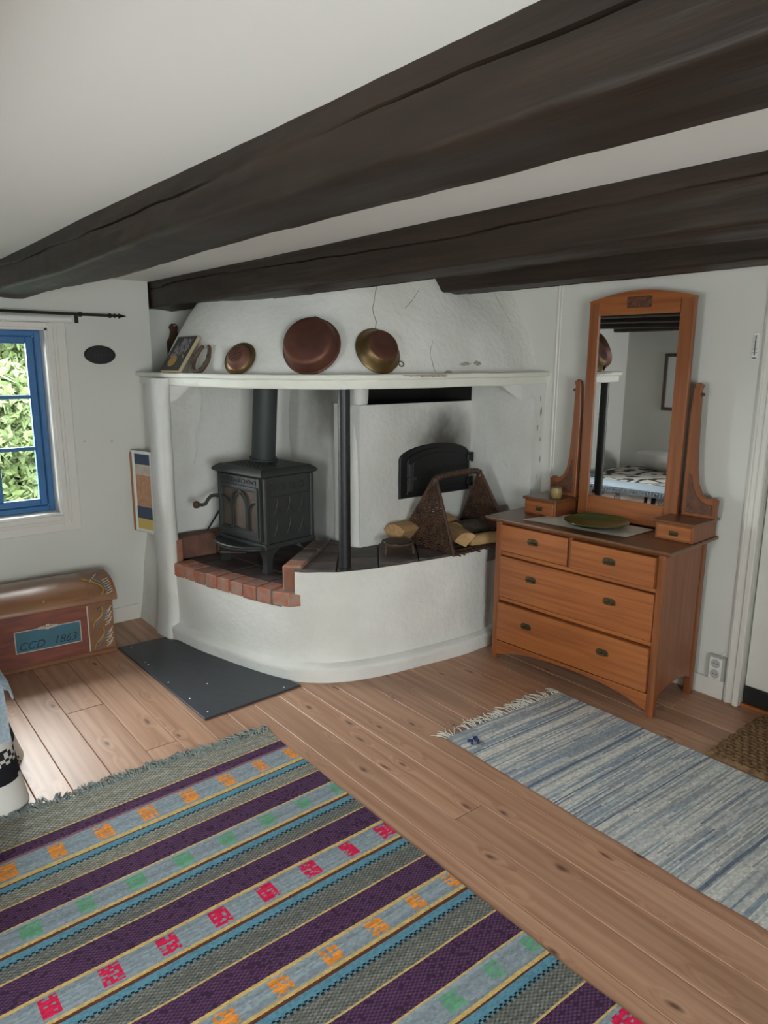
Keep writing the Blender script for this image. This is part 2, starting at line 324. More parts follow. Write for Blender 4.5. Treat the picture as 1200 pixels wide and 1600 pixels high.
for i in range(len(ys)-1):
    ya, yb = ys[i+1], ys[i]
    cuts = [-.01]
    if abs(yb+2.433) < .01: cuts += [1.07, 4.3]
    elif abs(yb+2.293) < .01: cuts += [1.624, 5.0]
    else:
        c = random.uniform(2.6, 5.6) if yb > -2.2 else random.uniform(2.2, 3.8)
        cuts += [c] if i % 3 else [c, ]
    cuts.append(XR)
    for a, c in zip(cuts[:-1], cuts[1:]):
        g = .0012; w, l = yb-ya-2*g*.8, c-a-2*g
        bb = B(); e = .0022
        vs = [(0,0,-.026),(l,0,-.026),(l,w,-.026),(0,w,-.026),(0,0,-e),(l,0,-e),(l,w,-e),(0,w,-e),(e,e,0),(l-e,e,0),(l-e,w-e,0),(e,w-e,0)]
        fs = [(8,9,10,11)]+[(k, (k+1) % 4, (k+1) % 4+4, k+4) for k in range(4)]+[(k+4, (k+1) % 4+4, (k+1) % 4+8, k+8) for k in range(4)]
        bb.add(vs, fs).build('floor_board', M['pine'], fl, loc=(a+g, ya+g*.8, random.uniform(-.0006, .0004)))

# ---- hewn ceiling beams
def beam(x0, x1, ya, yb, zb, label, seed, crack=True, skew=0.0):
    xs = np.linspace(x0, x1, int((x1-x0)/.028)); rows = []
    for x in xs:
        w = lambda k, s, a: a*noise.noise(Vector((x*s+seed*3.1, k*1.7, seed)))
        na = ya+skew*(x-x0)+w(1, .8, .012); nb = yb+w(2, .8, .010); z = zb+w(3, .9, .011)
        rad = .007+.007*(1+noise.noise(Vector((x*2.3, seed, 5.))))
        zc = ZC-(ZC-zb)*(.30+.22*noise.noise(Vector((x*.55+seed, 3., 1.)))+.05*noise.noise(Vector((x*4., 1., seed))))
        dep = (.013 if crack else 0)*max(0, .55+.9*noise.noise(Vector((x*1.3+seed*2, 8., 2.))))
        r = [(na-.004, ZC+.01)]
        top = [(na, ZC-(ZC-zc-.003)*t) for t in np.linspace(.1, 1, 5)]
        r += top+[(na+dep, zc), (na+.001, zc-.004)]
        r += [(na, zc-.004-(zc-.004-z-rad)*t) for t in np.linspace(.15, 1, 7)]
        r += [(na+rad*(1-math.cos(a)), z+rad*(1-math.sin(a))) for a in np.linspace(.3, math.pi/2, 4)]
        r += [(na+rad+(nb-na-2*rad)*t, z+.004*math.sin(6*t+x)) for t in np.linspace(.12, 1, 7)]
        r += [(nb-rad*(1-math.sin(a)), z+rad*(1-math.cos(a))) for a in np.linspace(.3, math.pi/2, 4)]
        r += [(nb, z+rad+(ZC+.01-z-rad)*t) for t in np.linspace(.2, 1, 5)]
        row = []
        for k, (y, zz) in enumerate(r):
            d = .003*noise.noise(Vector((x*6, y*30+seed, zz*30))) + .0022*noise.noise(Vector((x*14, y*70, zz*70+seed)))
            row.append((x, y+d, zz+(d if zz < ZC-.01 else 0)))
        rows.append(row)
    bb = B().grid(rows, flip=True); n = len(rows[0]); m = len(rows)
    bb.f += [tuple(range(n)), tuple(range((m-1)*n, m*n))[::-1]]
    return bb.build('ceiling_beam', M['beam'], smooth=45, label=label, cat='ceiling beam', group='dark ceiling beams')
beam(-.01, XR, -2.575, -2.36, 1.972, 'broad dark hewn beam crossing the photo above, nearest of those in view', 1.3)
beam(-.12, XR, -1.655, -1.43, 1.957, 'dark hewn beam resting against the plaster hood above the mantel shelf', 4.1)
beam(1.30, XR, -.585, -.37, 2.022, 'short dark beam cut into the hood, closest to the dresser wall', 7.7, False)
beam(-.01, XR, -3.50, -3.30, 1.972, 'dark beam overhead behind the camera, seen only in the mirror as stripe nearer the camera', 9.2)
beam(-.01, XR, -4.42, -4.20, 1.972, 'dark beam above the bed, seen only in the mirror', 12.4)

# ---- window 1, blue casements in a deep white reveal
def window(name, M4, W, z0, z1, cols, blue, label, casing=True):
    """local frame: u along wall 0..W, d = depth into wall (+ = outside), z up;  M4 maps (u,d,z)"""
    w = link(name, None, None, label, None, None, 'structure')
    rv = B(); t = .012
    rv.box(-.0, t, 0, .17, z0, z1, M=M4); rv.box(W-t, W, 0, .17, z0, z1, M=M4); rv.box(0, W, 0, .17, z1-t, z1, M=M4)
    rv.box(0, W, -.004, .17, z0, z0+t, M=M4); rv.build('reveal_lining', M['trim'], w)
    if casing:
        cw = .098; o = .02
        for q in ((-cw, 0, z0-cw, z1+cw), (W, W+cw, z0-cw, z1+cw), (0, W, z1, z1+cw), (0, W, z0-cw, z0)):
            c = B(); c.box(q[0], q[1], -.018, .0, q[2], q[3], .003, M=M4)
            if q[1]-q[0] < .2:
                s = -1 if q[0] < 0 else 1; e = q[1] if s < 0 else q[0]
                c.box(min(e, e+s*.03), max(e, e+s*.03), -.026, -.017, q[2]+cw-.03, q[3]-cw+.03, .004, M=M4); c.box(min(e+s*.038, e+s*.05), max(e+s*.038, e+s*.05), -.022, -.017, q[2]+cw-.05, q[3]-cw+.05, .003, M=M4)
            else:
                e = q[2] if q[2] >= z1-.01 else q[3]; s = 1 if q[2] >= z1-.01 else -1
                c.box(q[0], q[1], -.026, -.017, min(e, e+s*.03), max(e, e+s*.03), .004, M=M4); c.box(q[0], q[1], -.022, -.017, min(e+s*.038, e+s*.05), max(e+s*.038, e+s*.05), .003, M=M4)
            c.build('casing_board', M['trim'], w)
    f = .032; fr = B(); d0, d1 = .105, .165
    for q in ((t, t+f, z0+t, z1-t), (W-t-f, W-t, z0+t, z1-t), (t+f, W-t-f, z1-t-f, z1-t), (t+f, W-t-f, z0+t, z0+t+f)): fr.box(q[0], q[1], d0, d1, q[2], q[3], .004, M=M4)
    fr.build('window_frame', M[blue], w)
    a0, a1 = t+f, W-t-f; n = 2; cwid = (a1-a0)/n; zz0, zz1 = z0+t+f, z1-t-f
    for k in range(n):
        u0, u1 = a0+k*cwid+.002, a0+(k+1)*cwid-.002; s = .042; ca = B()
        for q in ((u0, u0+s, zz0, zz1), (u1-s, u1, zz0, zz1), (u0+s, u1-s, zz1-s, zz1), (u0+s, u1-s, zz0, zz0+s)): ca.box(q[0], q[1], .12, .158, q[2], q[3], .005, M=M4)
        cs = ca.build('casement', M[blue], w)
        gu, gz = np.linspace(u0+s, u1-s, cols+1), np.linspace(zz0+s, zz1-s, 4)
        for q in gu[1:-1]: B().box(q-.011, q+.011, .126, .154, zz0+s, zz1-s, .004, M=M4).build('muntin', M[blue], cs)
        for q in gz[1:-1]: B().box(u0+s, u1-s, .127, .153, q-.011, q+.011, .004, M=M4).build('muntin', M[blue], cs)
        for i in range(cols):
            for j in range(3): B().box(gu[i]+.001, gu[i+1]-.001, .139, .142, gz[j]+.001, gz[j+1]-.001, M=M4).build('pane', M['glass'], cs)
    return w
y0, y1, z0, z1 = WIN1
window('window_1', Matrix(((0,-1,0,0),(-1,0,0,y1),(0,0,1,0),(0,0,0,1))), y1-y0, z0, z1, 2, 'blue', 'blue painted casement window in a white moulded casing')
x0, x1, z0, z1 = WIN2
window('fill_window_2', Matrix(((1,0,0,x0),(0,-1,0,YF),(0,0,1,0),(0,0,0,1))), x1-x0, z0, z1, 2, 'blue', 'unseen blue casement window added behind the camera for fill light', False)
y0, y1, z0, z1 = WIN3
window('fill_window_3', Matrix(((0,1,0,XR),(1,0,0,y0),(0,0,1,0),(0,0,0,1))), y1-y0, z0, z1, 2, 'blue', 'unseen blue casement window far behind the camera, sized and placed for fill light', False)

# ---- skirting, door and its trim
def skirting(name, x0, x1, ya, yb, along):
    b = B(); b.box(x0, x1, ya, yb, 0, .098, .003)
    return b.build(name, M['trim'], kind='structure')
skirting('baseboard_left', 0, .014, YF, -1.86, 1)
skirting('baseboard_back', 1.78, 2.937, -.016, 0, 0)
skirting('baseboard_front', .02, XR, YF, YF+.014, 0)
b = B(); b.box(2.944, 3.004, -.018, 0, 0, 2.03, .004); b.box(2.952, 2.964, -.024, -.017, 0, 2.02, .003); b.box(2.992, 3.02, -.030, 0, 0, 1.96, .004)
b.box(2.944, 3.94, -.018, 0, 1.96, 2.03, .004); b.box(3.876, 3.94, -.018, 0, 0, 1.96, .004); b.box(3.86, 3.888, -.030, 0, 0, 1.96, .004)
b.build('trim_1', M['trim'], kind='structure', label='white moulded door casing beside the dresser')
b = B(); b.box(1.792, 1.806, -.010, 0, .1, ZC, .003); b.box(1.815, 1.821, -.006, 0, .1, ZC, .002)
b.build('trim_2', M['trim'], kind='structure', label='thin upright batten between the hood and the dresser mirror')
d = link('door_1', None, None, 'white panelled door with black draught strip', None, None, 'structure')
pl = np.linspace(DX0+.004, DX1-.004, 8)
for a, c in zip(pl[:-1], pl[1:]): B().box(a+.0015, c-.0015, .02, .058, .105, DZ-.004, .004).build('door_plank', M['trim'], d)
B().box(DX0+.004, DX1-.004, .012, .06, .018, .105, .006).build('draught_strip', M['sealblack'], d)
b = B().tube([(3.75, .02, 1.02), (3.75, -.04, 1.02), (3.64, -.045, 1.02)], .009, 8); b.build('door_handle', M['steel'], d)
B().box(DX0, DX1, .0, .16, -.02, .016, .003).build('threshold', M['dress'], d)
# ---- garden beyond the window
B().box(-30, -wt-.02, -20, 14, -.6, -.455).build('lawn', M['grass'], label='sunlit green lawn outside the window', cat='lawn', kind='stuff')
def shrub(name, c, r, h, n, label, seed):
    rg = np.random.RandomState(seed); root = thing(name, label, 'shrub', (c[0], c[1], -.45), 0, 'shrubs in the garden')
    st = B()
    for k in range(6):
        a = k*1.05; st.tube([(0, 0, 0), (.12*math.cos(a), .12*math.sin(a), h*.35), (.4*r*math.cos(a), .4*r*math.sin(a), h*.8)], [.03, .02, .008], 5)
    st.build('stem', M['stem'], root)
    d = rg.normal(size=(n, 3)); d /= np.linalg.norm(d, axis=1)[:, None]; rad = rg.uniform(.55, 1, n)**.5
    lump = 1+.22*np.sin(5*d[:, 0]+seed)*np.cos(4*d[:, 1]-seed)+.12*np.sin(9*d[:, 2]+seed)
    P = d*(rad*lump)[:, None]*np.array([r, r, h*.5])+np.array([0, 0, h*.55]); P[:, 2] = np.maximum(P[:, 2], .2)
    u = rg.normal(size=(n, 3)); u /= np.linalg.norm(u, axis=1)[:, None]; w = np.cross(u, rg.normal(size=(n, 3))); w /= np.linalg.norm(w, axis=1)[:, None]
    s = rg.uniform(.07, .15, n)[:, None]
    vs = np.stack([P-u*s, P+w*s*.45, P+u*s, P-w*s*.45], 1).reshape(-1, 3)
    bb = B(); bb.v = [tuple(q) for q in vs]; bb.f = [(4*i, 4*i+1, 4*i+2, 4*i+3) for i in range(n)]
    bb.build('foliage', M['leaf'], root, kind='stuff')
shrub('garden_shrub', (-7.2, -1.1), 1.3, 1.9, 12000, 'rounded green shrub in the garden, low in front of the taller one', 3)
shrub('garden_shrub', (-8.0, 3.1), 1.5, 3.6, 10000, 'green shrub in the garden furthest to the right of the window', 5)
shrub('garden_shrub', (-10.6, -2.0), 2.6, 5.4, 22000, 'tallest garden shrub, highest green seen through the upper panes', 8)
shrub('garden_shrub', (-7.6, -5.6), 1.3, 2.6, 6000, 'green shrub in the garden at the left edge of the window view', 11)
# ================================================================== THE FIREPLACE
fp = thing('fireplace', 'whitewashed open corner fireplace with rounded base, hood and cream mantel shelf', 'fireplace', (0, 0, 0))
W = [(.48,-1.795),(.77,-1.745),(1.085,-1.668),(1.31,-1.595),(1.425,-1.53),(1.56,-1.36),(1.635,-1.10),(1.69,-.68),(1.69,-.43),(1.672,-.37),(1.66,-.30),(1.655,-.15),(1.655,0)]
Wc = spl(W, 150)
def nrm(c):
    t = np.gradient(c, axis=0); t /= np.linalg.norm(t, axis=1)[:, None]; return np.stack([t[:, 1], -t[:, 0]], 1)
Wn = nrm(Wc)
iq = int(np.argmin(np.hypot(Wc[:, 0]-1.415, Wc[:, 1]+1.54)))        # where the low stove bay ends
zs = [0, .03, .055, .074, .084, .096, .13, .18, .25, .33, .402, .45, .5, .55, .587]
of = {0: .042, .03: .044, .055: .046, .074: .046, .084: .036, .096: .004, .13: 0}
b = B(); nC = len(Wc)
for z in zs:
    for k in range(nC):
        p = Wc[k]; d = of.get(z, 0) + .007*nz((p[0], p[1], z), 3.5, 2)+.003*nz((p[0], p[1], z), 11, 5)
        q = p+Wn[k]*d; b.v.append((q[0], q[1], z + (.004*nz((p[0], p[1], 0), 9) if z > .39 else 0)))
for i in range(len(zs)-1):
    for k in range(nC-1):
        if zs[i] >= .40 and k < iq: continue
        b.f.append((i*nC+k, i*nC+k+1, (i+1)*nC+k+1, (i+1)*nC+k))
b.build('curved_base', M['plaster'], fp, smooth=50)
# left flank and pillar
rows = []
for z in np.linspace(0, 1.545, 34):
    t = min(1, z/.75); yF = -1.853+(.105*t); yP = -1.838+.0*t
    if z < .4: yP = -1.835+.03*(z/.4)-.03
    top = max(0, (z-1.40)/.14)
    ring = [(-.005, yF), (.09, yF), (.18, yF), (.255, yF), (.285, yP+.01), (.33, yP), (.40, yP), (.455, yP+.004), (.48, yP+.016), (.491, yP+.035), (.49, -1.785+.012*top), (.475, -1.765), (.3, -1.70), (-.005, -1.70)]
    rows.append([(x+.006*nz((x, y, z), 5, 1), y+.008*nz((x, y, z), 4, 3), z) for x, y in ring])
b = B().grid(rows, flip=True, closed=True); b.f.append(tuple(range(14))); b.f.append(tuple(range(33*14, 34*14))[::-1])
b.build('left_pillar', M['plaster'], fp, smooth=50)
def wedge(x0, x1, ya, yb, z0, z1, name):
    b = B(); n = 7; rows = []
    for k in range(n):
        t = k/(n-1); y = ya+(yb-ya)*t; zz = z0+(z1-z0)*t**1.6
        rows.append([(x0, y, z1), (x0, y, zz-.002), (x1, y, zz-.002), (x1, y, z1)])
    b.grid(rows, closed=True); b.f += [(0, 1, 2, 3), tuple(range((n-1)*4, n*4))[::-1]]
    return b.build(name, M['plaster'], fp, smooth=40)
wedge(.30, .462, -1.77, -1.60, 1.41, 1.545, 'plaster_bracket')
# bracket at the right cheek
bb = B(); prof = [(1.735, 1.44), (1.70, 1.455), (1.64, 1.48), (1.58, 1.51), (1.53, 1.55), (1.735, 1.55)]
bb.add([(x, y, z) for y in (-.10, -.225) for x, z in prof], [(0,1,2,3,4,5), (11,10,9,8,7,6)]+[(k, k+6, (k+1) % 6+6, (k+1) % 6) for k in range(6)])
bb.build('plaster_bracket', M['plaster'], fp)
# niche back and oven block
def sheet(path, z0, z1, nzr, name, m, amp=.008, lean=None, seed=0, thick=.06):
    P = spl(path, max(8, int(14*sum(math.dist(path[i], path[i+1]) for i in range(len(path)-1))/.5))) if len(path) > 2 else np.array([np.array(path[0])+(np.array(path[1])-np.array(path[0]))*t for t in np.linspace(0, 1, 16)])
    N = nrm(P); rows = []
    for z in np.linspace(z0, z1, nzr):
        r = []
        for k in range(len(P)):
            p = P[k]; d = amp*nz((p[0], p[1], z), 3.5, seed)+amp*.35*nz((p[0], p[1], z), 12, seed+3); l = lean(k/(len(P)-1), (z-z0)/(z1-z0)) if lean else (0, 0)
            r.append((p[0]+N[k][0]*d+l[0], p[1]+N[k][1]*d+l[1], z))
        rows.append(r)
    b = B().grid(rows); back = [[(q[0]-N[k][0]*thick, q[1]-N[k][1]*thick, q[2]) for k, q in enumerate(r)] for r in rows]
    b.grid(back, flip=True); n = len(P); o = len(rows)*n
    m_ = len(rows)-1
    b.f += [(m_*n+k, m_*n+k+1, o+m_*n+k+1, o+m_*n+k) for k in range(n-1)]
    b.f += [(i*n+n-1, o+i*n+n-1, o+(i+1)*n+n-1, (i+1)*n+n-1) for i in range(m_)]+[(i*n, (i+1)*n, o+(i+1)*n, o+i*n) for i in range(m_)]
    return b.build(name, m, fp, smooth=60)
sheet([(.30,-1.77),(.302,-1.4),(.31,-1.08),(.345,-.985),(.43,-.955),(.52,-.935)], .44, 1.56, 36, 'niche_back', M['plaster'], .010, None, 4)
sheet([(.36,-.94),(.46,-.960),(.76,-.963),(1.02,-.978),(1.16,-1.005),(1.205,-1.018),(1.232,-1.000),(1.24,-.97),(1.225,-.93)], .44, 1.56, 36, 'niche_pier', M['pierplaster'], .009, lambda u, t: (-.05*t*max(0, u-.5), .035*t*t*min(1, max(0, u-.15)*2)), 6, .05)
sheet([(1.240,-.99),(1.240,-.105)], .56, 1.405, 30, 'oven_front', M['ovenplaster'], .006, None, 9, .25)
sheet([(1.20,-.102),(1.735,-.100)], .0, 1.56, 40, 'right_cheek', M['plaster'], .007, None, 12, .1)
B().box(.80, 1.235, -.925, -.11, 1.35, 1.406, .01).box(.80, .86, -.93, -.1, 1.38, 2.05).box(.80, 1.236, -.112, -.104, 1.39, 1.62).build('smoke_shelf_gap_shade', M['soot'], fp)  # sooty oven top; black back and end panels deepen the shade in the gap
B().box(.0, .95, -1.9, -.0, .30, .44).build('hearth_core', M['mortar'], fp) if False else None
B().box(.30, .345, -1.60, -1.47, 1.50, 1.545, .004).build('hole_shade', M['soot'], fp)  # black block stands for the shade inside a small gap
B().tube(spl([(.315,-1.52,1.50),(.317,-1.50,1.43),(.316,-1.505,1.36),(.317,-1.515,1.29),(.316,-1.55,1.20),(.316,-1.545,1.12),(.315,-1.57,1.02)], 30), [.0035+.002*math.sin(k*2.3) for k in range(30)], 5).build('plaster_crack', M['plaster'], fp, smooth=True)
# hearth: polygons in plan
def clip(poly, x0, x1, y0, y1):
    for ax, v, s in ((0, x0, 1), (0, x1, -1), (1, y0, 1), (1, y1, -1)):
        out = []; n = len(poly)
        for i in range(n):
            a, c = poly[i], poly[(i+1) % n]; da, dc = s*(a[ax]-v), s*(c[ax]-v)
            if da >= 0: out.append(a)
            if da*dc < 0: t = da/(da-dc); out.append((a[0]+(c[0]-a[0])*t, a[1]+(c[1]-a[1])*t))
        poly = out
        if len(poly) < 3: return []
    return poly
def tiles(poly, z0, z1, sx, sy, rot, name, m, g=.004, off=0):
    c, s = math.cos(rot), math.sin(rot); rp = [(c*x+s*y, -s*x+c*y) for x, y in poly]
    xs, ys_ = [q[0] for q in rp], [q[1] for q in rp]; j = 0; y = min(ys_)
    while y < max(ys_):
        x = min(xs)-(sx*.5 if j % 2 else 0)-off; hh = sy*random.uniform(.9, 1.1)
        while x < max(xs):
            ww = sx*random.uniform(.8, 1.15); q = clip(rp, x+g, x+ww-g, y+g, y+hh-g); x += ww
            if len(q) < 3: continue
            ar = abs(sum(q[i][0]*q[(i+1) % len(q)][1]-q[(i+1) % len(q)][0]*q[i][1] for i in range(len(q))))/2
            if ar < .0012: continue
            w = [(c*u-s*v, s*u+c*v) for u, v in q]
            clean = [w[i] for i in range(len(w)) if math.dist(w[i], w[i-1]) > .002]
            if len(clean) >= 3: B().prism(clean, z0, z1+random.uniform(-.004, .003), ch=.003).build(name, m, fp)
        y += hh; j += 1
front = [tuple(q) for q in Wc[:iq+1]]
ins = lambda pts, nn, d: [(p[0]-n[0]*d, p[1]-n[1]*d) for p, n in zip(pts, nn)]
low = ins(Wc[:iq+1:4], Wn[:iq+1:4], .112)+[(1.27,-1.45),(.93,-1.0),(.32,-.99),(.32,-1.66)]
core = ins(Wc[:iq+1:4], Wn[:iq+1:4], .012)+[(1.38,-1.50),(1.0,-1.0),(.30,-.97),(.30,-1.76)]
B().prism(core, .36, .452).build('hearth_bed', M['mortar'], fp)
tiles(low, .452, .467, .30, .22, R_(8), 'hearth_tile', M['tile'])
high = ins(Wc[iq+1:iq+80:3], Wn[iq+1:iq+80:3], .014)
k0 = [q for q in high if q[1] < -.40]
high = k0+[(1.68,-.40),(1.66,-.12),(1.245,-.115),(1.245,-.99),(1.20,-1.03),(.98,-1.02)]
B().prism(high, .50, .576).build('hearth_bed', M['mortar'], fp)
tiles([(x, y) for x, y in high], .576, .594, .23, .20, R_(-38), 'hearth_tile', M['tile'], .004)
# front row of bricks on edge under the stove bay
cut = np.linspace(0, iq-1, 10).astype(int)
for i in range(9):
    a, c = cut[i], cut[i+1]; ks = np.linspace(a, c, 4); o = random.uniform(-.002, .006)
    gk = .35; ks = np.linspace(a+gk, c-gk, 4); WI = lambda k: (np.array([np.interp(k, np.arange(nC), Wc[:, 0]), np.interp(k, np.arange(nC), Wc[:, 1])]), Wn[int(k)]); out = [tuple(WI(k)[0]+WI(k)[1]*(.004+o)) for k in ks]; inn = [tuple(WI(k)[0]-WI(k)[1]*.110) for k in ks][::-1]
    B().prism(out+inn, .396, .468+random.uniform(-.003, .003), ch=.006).build('brick', M['brick'], fp)
B().prism([tuple(Wc[k]+Wn[k]*.001) for k in range(0, iq+1, 3)]+[tuple(Wc[k]-Wn[k]*.10) for k in range(0, iq+1, 3)][::-1], .388, .464).build('mortar_joint', M['mortar'], fp)
# left kerb (bricks on edge) and right kerb running back from the front
def obrick(c, d, l, w, z0, z1, m, ch=.007):
    a = math.atan2(d[1], d[0]); B().box(-l/2, l/2, -w/2, w/2, z0, z1, ch, M=Matrix.Translation((c[0], c[1], 0)) @ Matrix.Rotation(a, 4, 'Z')).build('brick', m, fp)
obrick((.385,-1.635), (0, 1), .27, .11, .468, .606, M['brickdark']); obrick((.375,-1.385), (0, 1), .21, .11, .468, .604, M['brickdark'])
obrick((.436,-1.768), (1, .1), .10, .05, .468, .604, M['brick'])
A, C2 = np.array((1.378,-1.535)), np.array((.96,-1.045)); dd = (C2-A)/np.linalg.norm(C2-A); pos = .0
for l, m in ((.12, 'brick'), (.21, 'kerb'), (.2, 'kerb')):
    c = A+dd*(pos+l/2); pos += l+.012; obrick(c, dd, l, .105, .468, .610, M[m], .009)
B().box(0, .55, -.045, .045, .468, .600, M=Matrix.Translation((A[0], A[1], 0)) @ Matrix.Rotation(math.atan2(dd[1], dd[0]), 4, 'Z')).build('mortar_joint', M['mortar'], fp)
obrick((1.392,-1.525), (.62,.78), .07, .07, .40, .47, M['brick'])
B().prism([(1.405,-1.525),(1.43,-1.515),(1.41,-1.46),(1.37,-1.47)], .39, .59).build('mortar_joint', M['mortar'], fp)
# hood
Hb = [(.20,-1.30),(.20,-1.66),(.23,-1.70),(.5,-1.70),(.86,-1.675),(1.18,-1.60),(1.39,-1.48),(1.55,-1.30),(1.62,-1.08),(1.655,-.68),(1.665,-.33),(1.67,0)]
Ht = [(.64,-1.25),(.64,-1.47),(.66,-1.52),(.80,-1.52),(.95,-1.48),(1.08,-1.41),(1.19,-1.31),(1.28,-1.18),(1.33,-1.0),(1.37,-.68),(1.40,-.33),(1.40,0)]
Cb, Ct = spl(Hb, 110), spl(Ht, 110)
def hood(u, v, off=0.0):
    k = u*109; i = int(min(108, k)); f = k-i
    p = Cb[i]*(1-f)+Cb[i+1]*f; q = Ct[i]*(1-f)+Ct[i+1]*f
    w = v-.10*math.sin(math.pi*v); c = p*(1-w)+q*w
    t = (Cb[i+1]-Cb[i]); t = t/np.linalg.norm(t); n = np.array((t[1], -t[0])); z = 1.575+(ZC-1.575)*v
    d = off+.008*nz((c[0], c[1], z), 3, 20)+.003*nz((c[0], c[1], z), 10, 21)
    return (c[0]+n[0]*d, c[1]+n[1]*d, z)
B().grid([[hood(u, v) for u in np.linspace(0, 1, 110)] for v in np.linspace(0, 1, 26)]).build('hood', M['plaster'], fp, smooth='all')
B().grid([[hood(u, v, -.06) for u in np.linspace(0, 1, 60)] for v in np.linspace(0, 1, 8)], flip=True).build('smoke_chamber', M['soot'], fp, smooth='all')
B().add([(*Cb[0], 1.575), (*Ct[0], ZC), (1.0, -.9, ZC), (.9, -.9, 1.575)], [(0, 1, 2, 3)]).build('hood_side', M['plaster'], fp)
def crack(uv, r, m='crack', name='plaster_crack'):
    P = []
    for i in range(len(uv)-1):
        for t in np.linspace(0, 1, 7)[:-1]:
            u = uv[i][0]+(uv[i+1][0]-uv[i][0])*t; v = uv[i][1]+(uv[i+1][1]-uv[i][1])*t
            P.append(hood(min(1, u+.0025*nz((u*40, v*20, 0), 3)), v, .0002))
    B().tube(P, [r*random.uniform(.5, 1.2) for _ in P], 4).build(name, M[m], fp)
# mantel shelf
Sc = spl([(.03,-1.79),(.45,-1.80),(.87,-1.77),(1.24,-1.68),(1.47,-1.55),(1.65,-1.37),(1.72,-1.13),(1.75,-.7),(1.76,-.35),(1.76,0)], 90); Sn = nrm(Sc)
zsh = lambda k: 1.574+.016*k/89
def band(o1, o2, za, zb, name, m, ch):
    rows = []
    for k in range(90):
        p, n = Sc[k], Sn[k]; z = zsh(k)+.002*nz((p[0], p[1], 0), 4); c = o1; j = .002*nz((p[0], p[1], 1), 6)
        rows.append([(*(p-n*o2), z+za), (*(p-n*(o2)), z+zb), (*(p-n*(c+ch)), z+zb), (*(p-n*(c+j)), z+zb-ch), (*(p-n*(c+j)), z+za+ch), (*(p-n*(c+ch)), z+za)])
    b = B().grid(rows, closed=True); b.f += [tuple(range(6))[::-1], tuple(range(89*6, 90*6))]
    return b.build(name, m, fp, smooth=40)
sh = band(0, .22, -.024, 0, 'mantel_shelf', M['shelfpaint'], .004)
band(.020, .16, -.070, -.0242, 'shelf_fascia', M['shelfpaint'], .005)
# iron pole under the shelf
b = B().lathe([(.035, .594), (.035, .602), (.030, .606), (.030, 1.0), (.031, 1.4), (.0305, 1.525)], 20, M=Matrix.Translation((1.552,-1.322,0)), cap0=True, cap1=True)
b.build('iron_pole', M['blackiron'], fp, smooth=True, label='black iron pole carrying the shelf')
# arched cast-iron oven door
od = link('oven_door', None, fp, 'black arched cast iron oven door')
def arch(y0, y1, z0, zs_, zt, n=14):
    c = (y0+y1)/2; h = (y1-y0)/2
    return [(y0, z0), (y1, z0), (y1, zs_)]+[(c+h*math.cos(a), zs_+(zt-zs_)*math.sin(a)) for a in np.linspace(0, math.pi, n)[1:-1]]+[(y0, zs_)]
YZX = Matrix(((0,0,1,0),(1,0,0,0),(0,1,0,0),(0,0,0,1)))
B().prism(arch(-.705,-.125,.842,1.075,1.158), 1.232, 1.256, YZX, .005).build('door_frame', M['ovendoor'], od)
B().prism(arch(-.655,-.15,.866,1.06,1.135), 1.256, 1.266, YZX, .004).build('door_leaf', M['ovendoor'], od)
B().prism(arch(-.615,-.175,.893,1.04,1.108), 1.266, 1.270, YZX, .003).build('raised_panel', M['ovendoor'], od)
B().box(1.266, 1.278, -.652, -.625, .885, 1.05, .003).box(1.276, 1.30, -.668, -.61, .955, .975, .004).build('latch', M['iron'], od)
for z in (.90, 1.055): B().box(1.255, 1.280, -.165, -.118, z-.02, z+.02, .004).tube([(1.275,-.125,z-.03),(1.275,-.125,z+.03)], .009, 8).build('hinge', M['ovendoor'], od)

# ================================================================== CAST IRON STOVE
st = thing('wood_stove', 'black cast iron wood stove with arched glass door standing on the hearth', 'wood stove', (.800, -1.511, .467), R_(8))
for sx, sy in ((-1, 0), (1, 0), (-1, 1), (1, 1)):
    x = sx*.205; y = .02+sy*.31; b = B(); rows = []
    for z, r, kx in ((0, .022, 0), (.012, .024, 0), (.03, .019, 0), (.09, .022, 0), (.115, .030, -.008), (.135, .045, -.02), (.145, .05, -.024)):
        cx = x+sx*kx*1; cy = y+(-1 if sy else 1)*abs(kx)
        rows.append([(cx-r, cy-r, z), (cx+r, cy-r, z), (cx+r, cy+r, z), (cx-r, cy+r, z)])
    b.grid(rows, closed=True); b.f += [(3,2,1,0), tuple(range(24, 28))]; b.build('leg', M['iron'], st, smooth=30)
B().box(-.235, .235, -.012, .362, .138, .168, .006).build('bottom_plate', M['iron'], st)
bd = B().box(-.215, .215, .006, .352, .165, .548, .004).build('firebox', M['iron'], st)
for sx in (-1, 1):
    for y in (-.004, .33): B().box(sx*.213-.013, sx*.213+.013, y, y+.028, .166, .546, .006).build('corner_post', M['iron'], st)
# side relief
for sx in (-1, 1):
    b = B(); X = sx*.217
    b.box(min(X, X+sx*.005), max(X, X+sx*.005), .035, .325, .43, .437, .002)
    for k in range(3):
        c = .09+k*.09
        for za, zb in ((.21, .30), (.33, .42)):
            b.tube([(X+sx*.002, c-.03, za), (X+sx*.002, c-.012, za+.03), (X+sx*.002, c, zb-.02), (X+sx*.002, c, zb)], .0035, 5)
            b.tube([(X+sx*.002, c+.03, za), (X+sx*.002, c+.012, za+.03), (X+sx*.002, c, zb-.02)], .0035, 5)
    for k in range(4): b.tube([(X+sx*.002, .06+.07*k+.02*math.cos(a), .485+.02*math.sin(a)) for a in np.linspace(0, 2*math.pi, 12)[:-1]], .003, 5, closed=True)
    b.build('side_relief', M['iron'], bd)
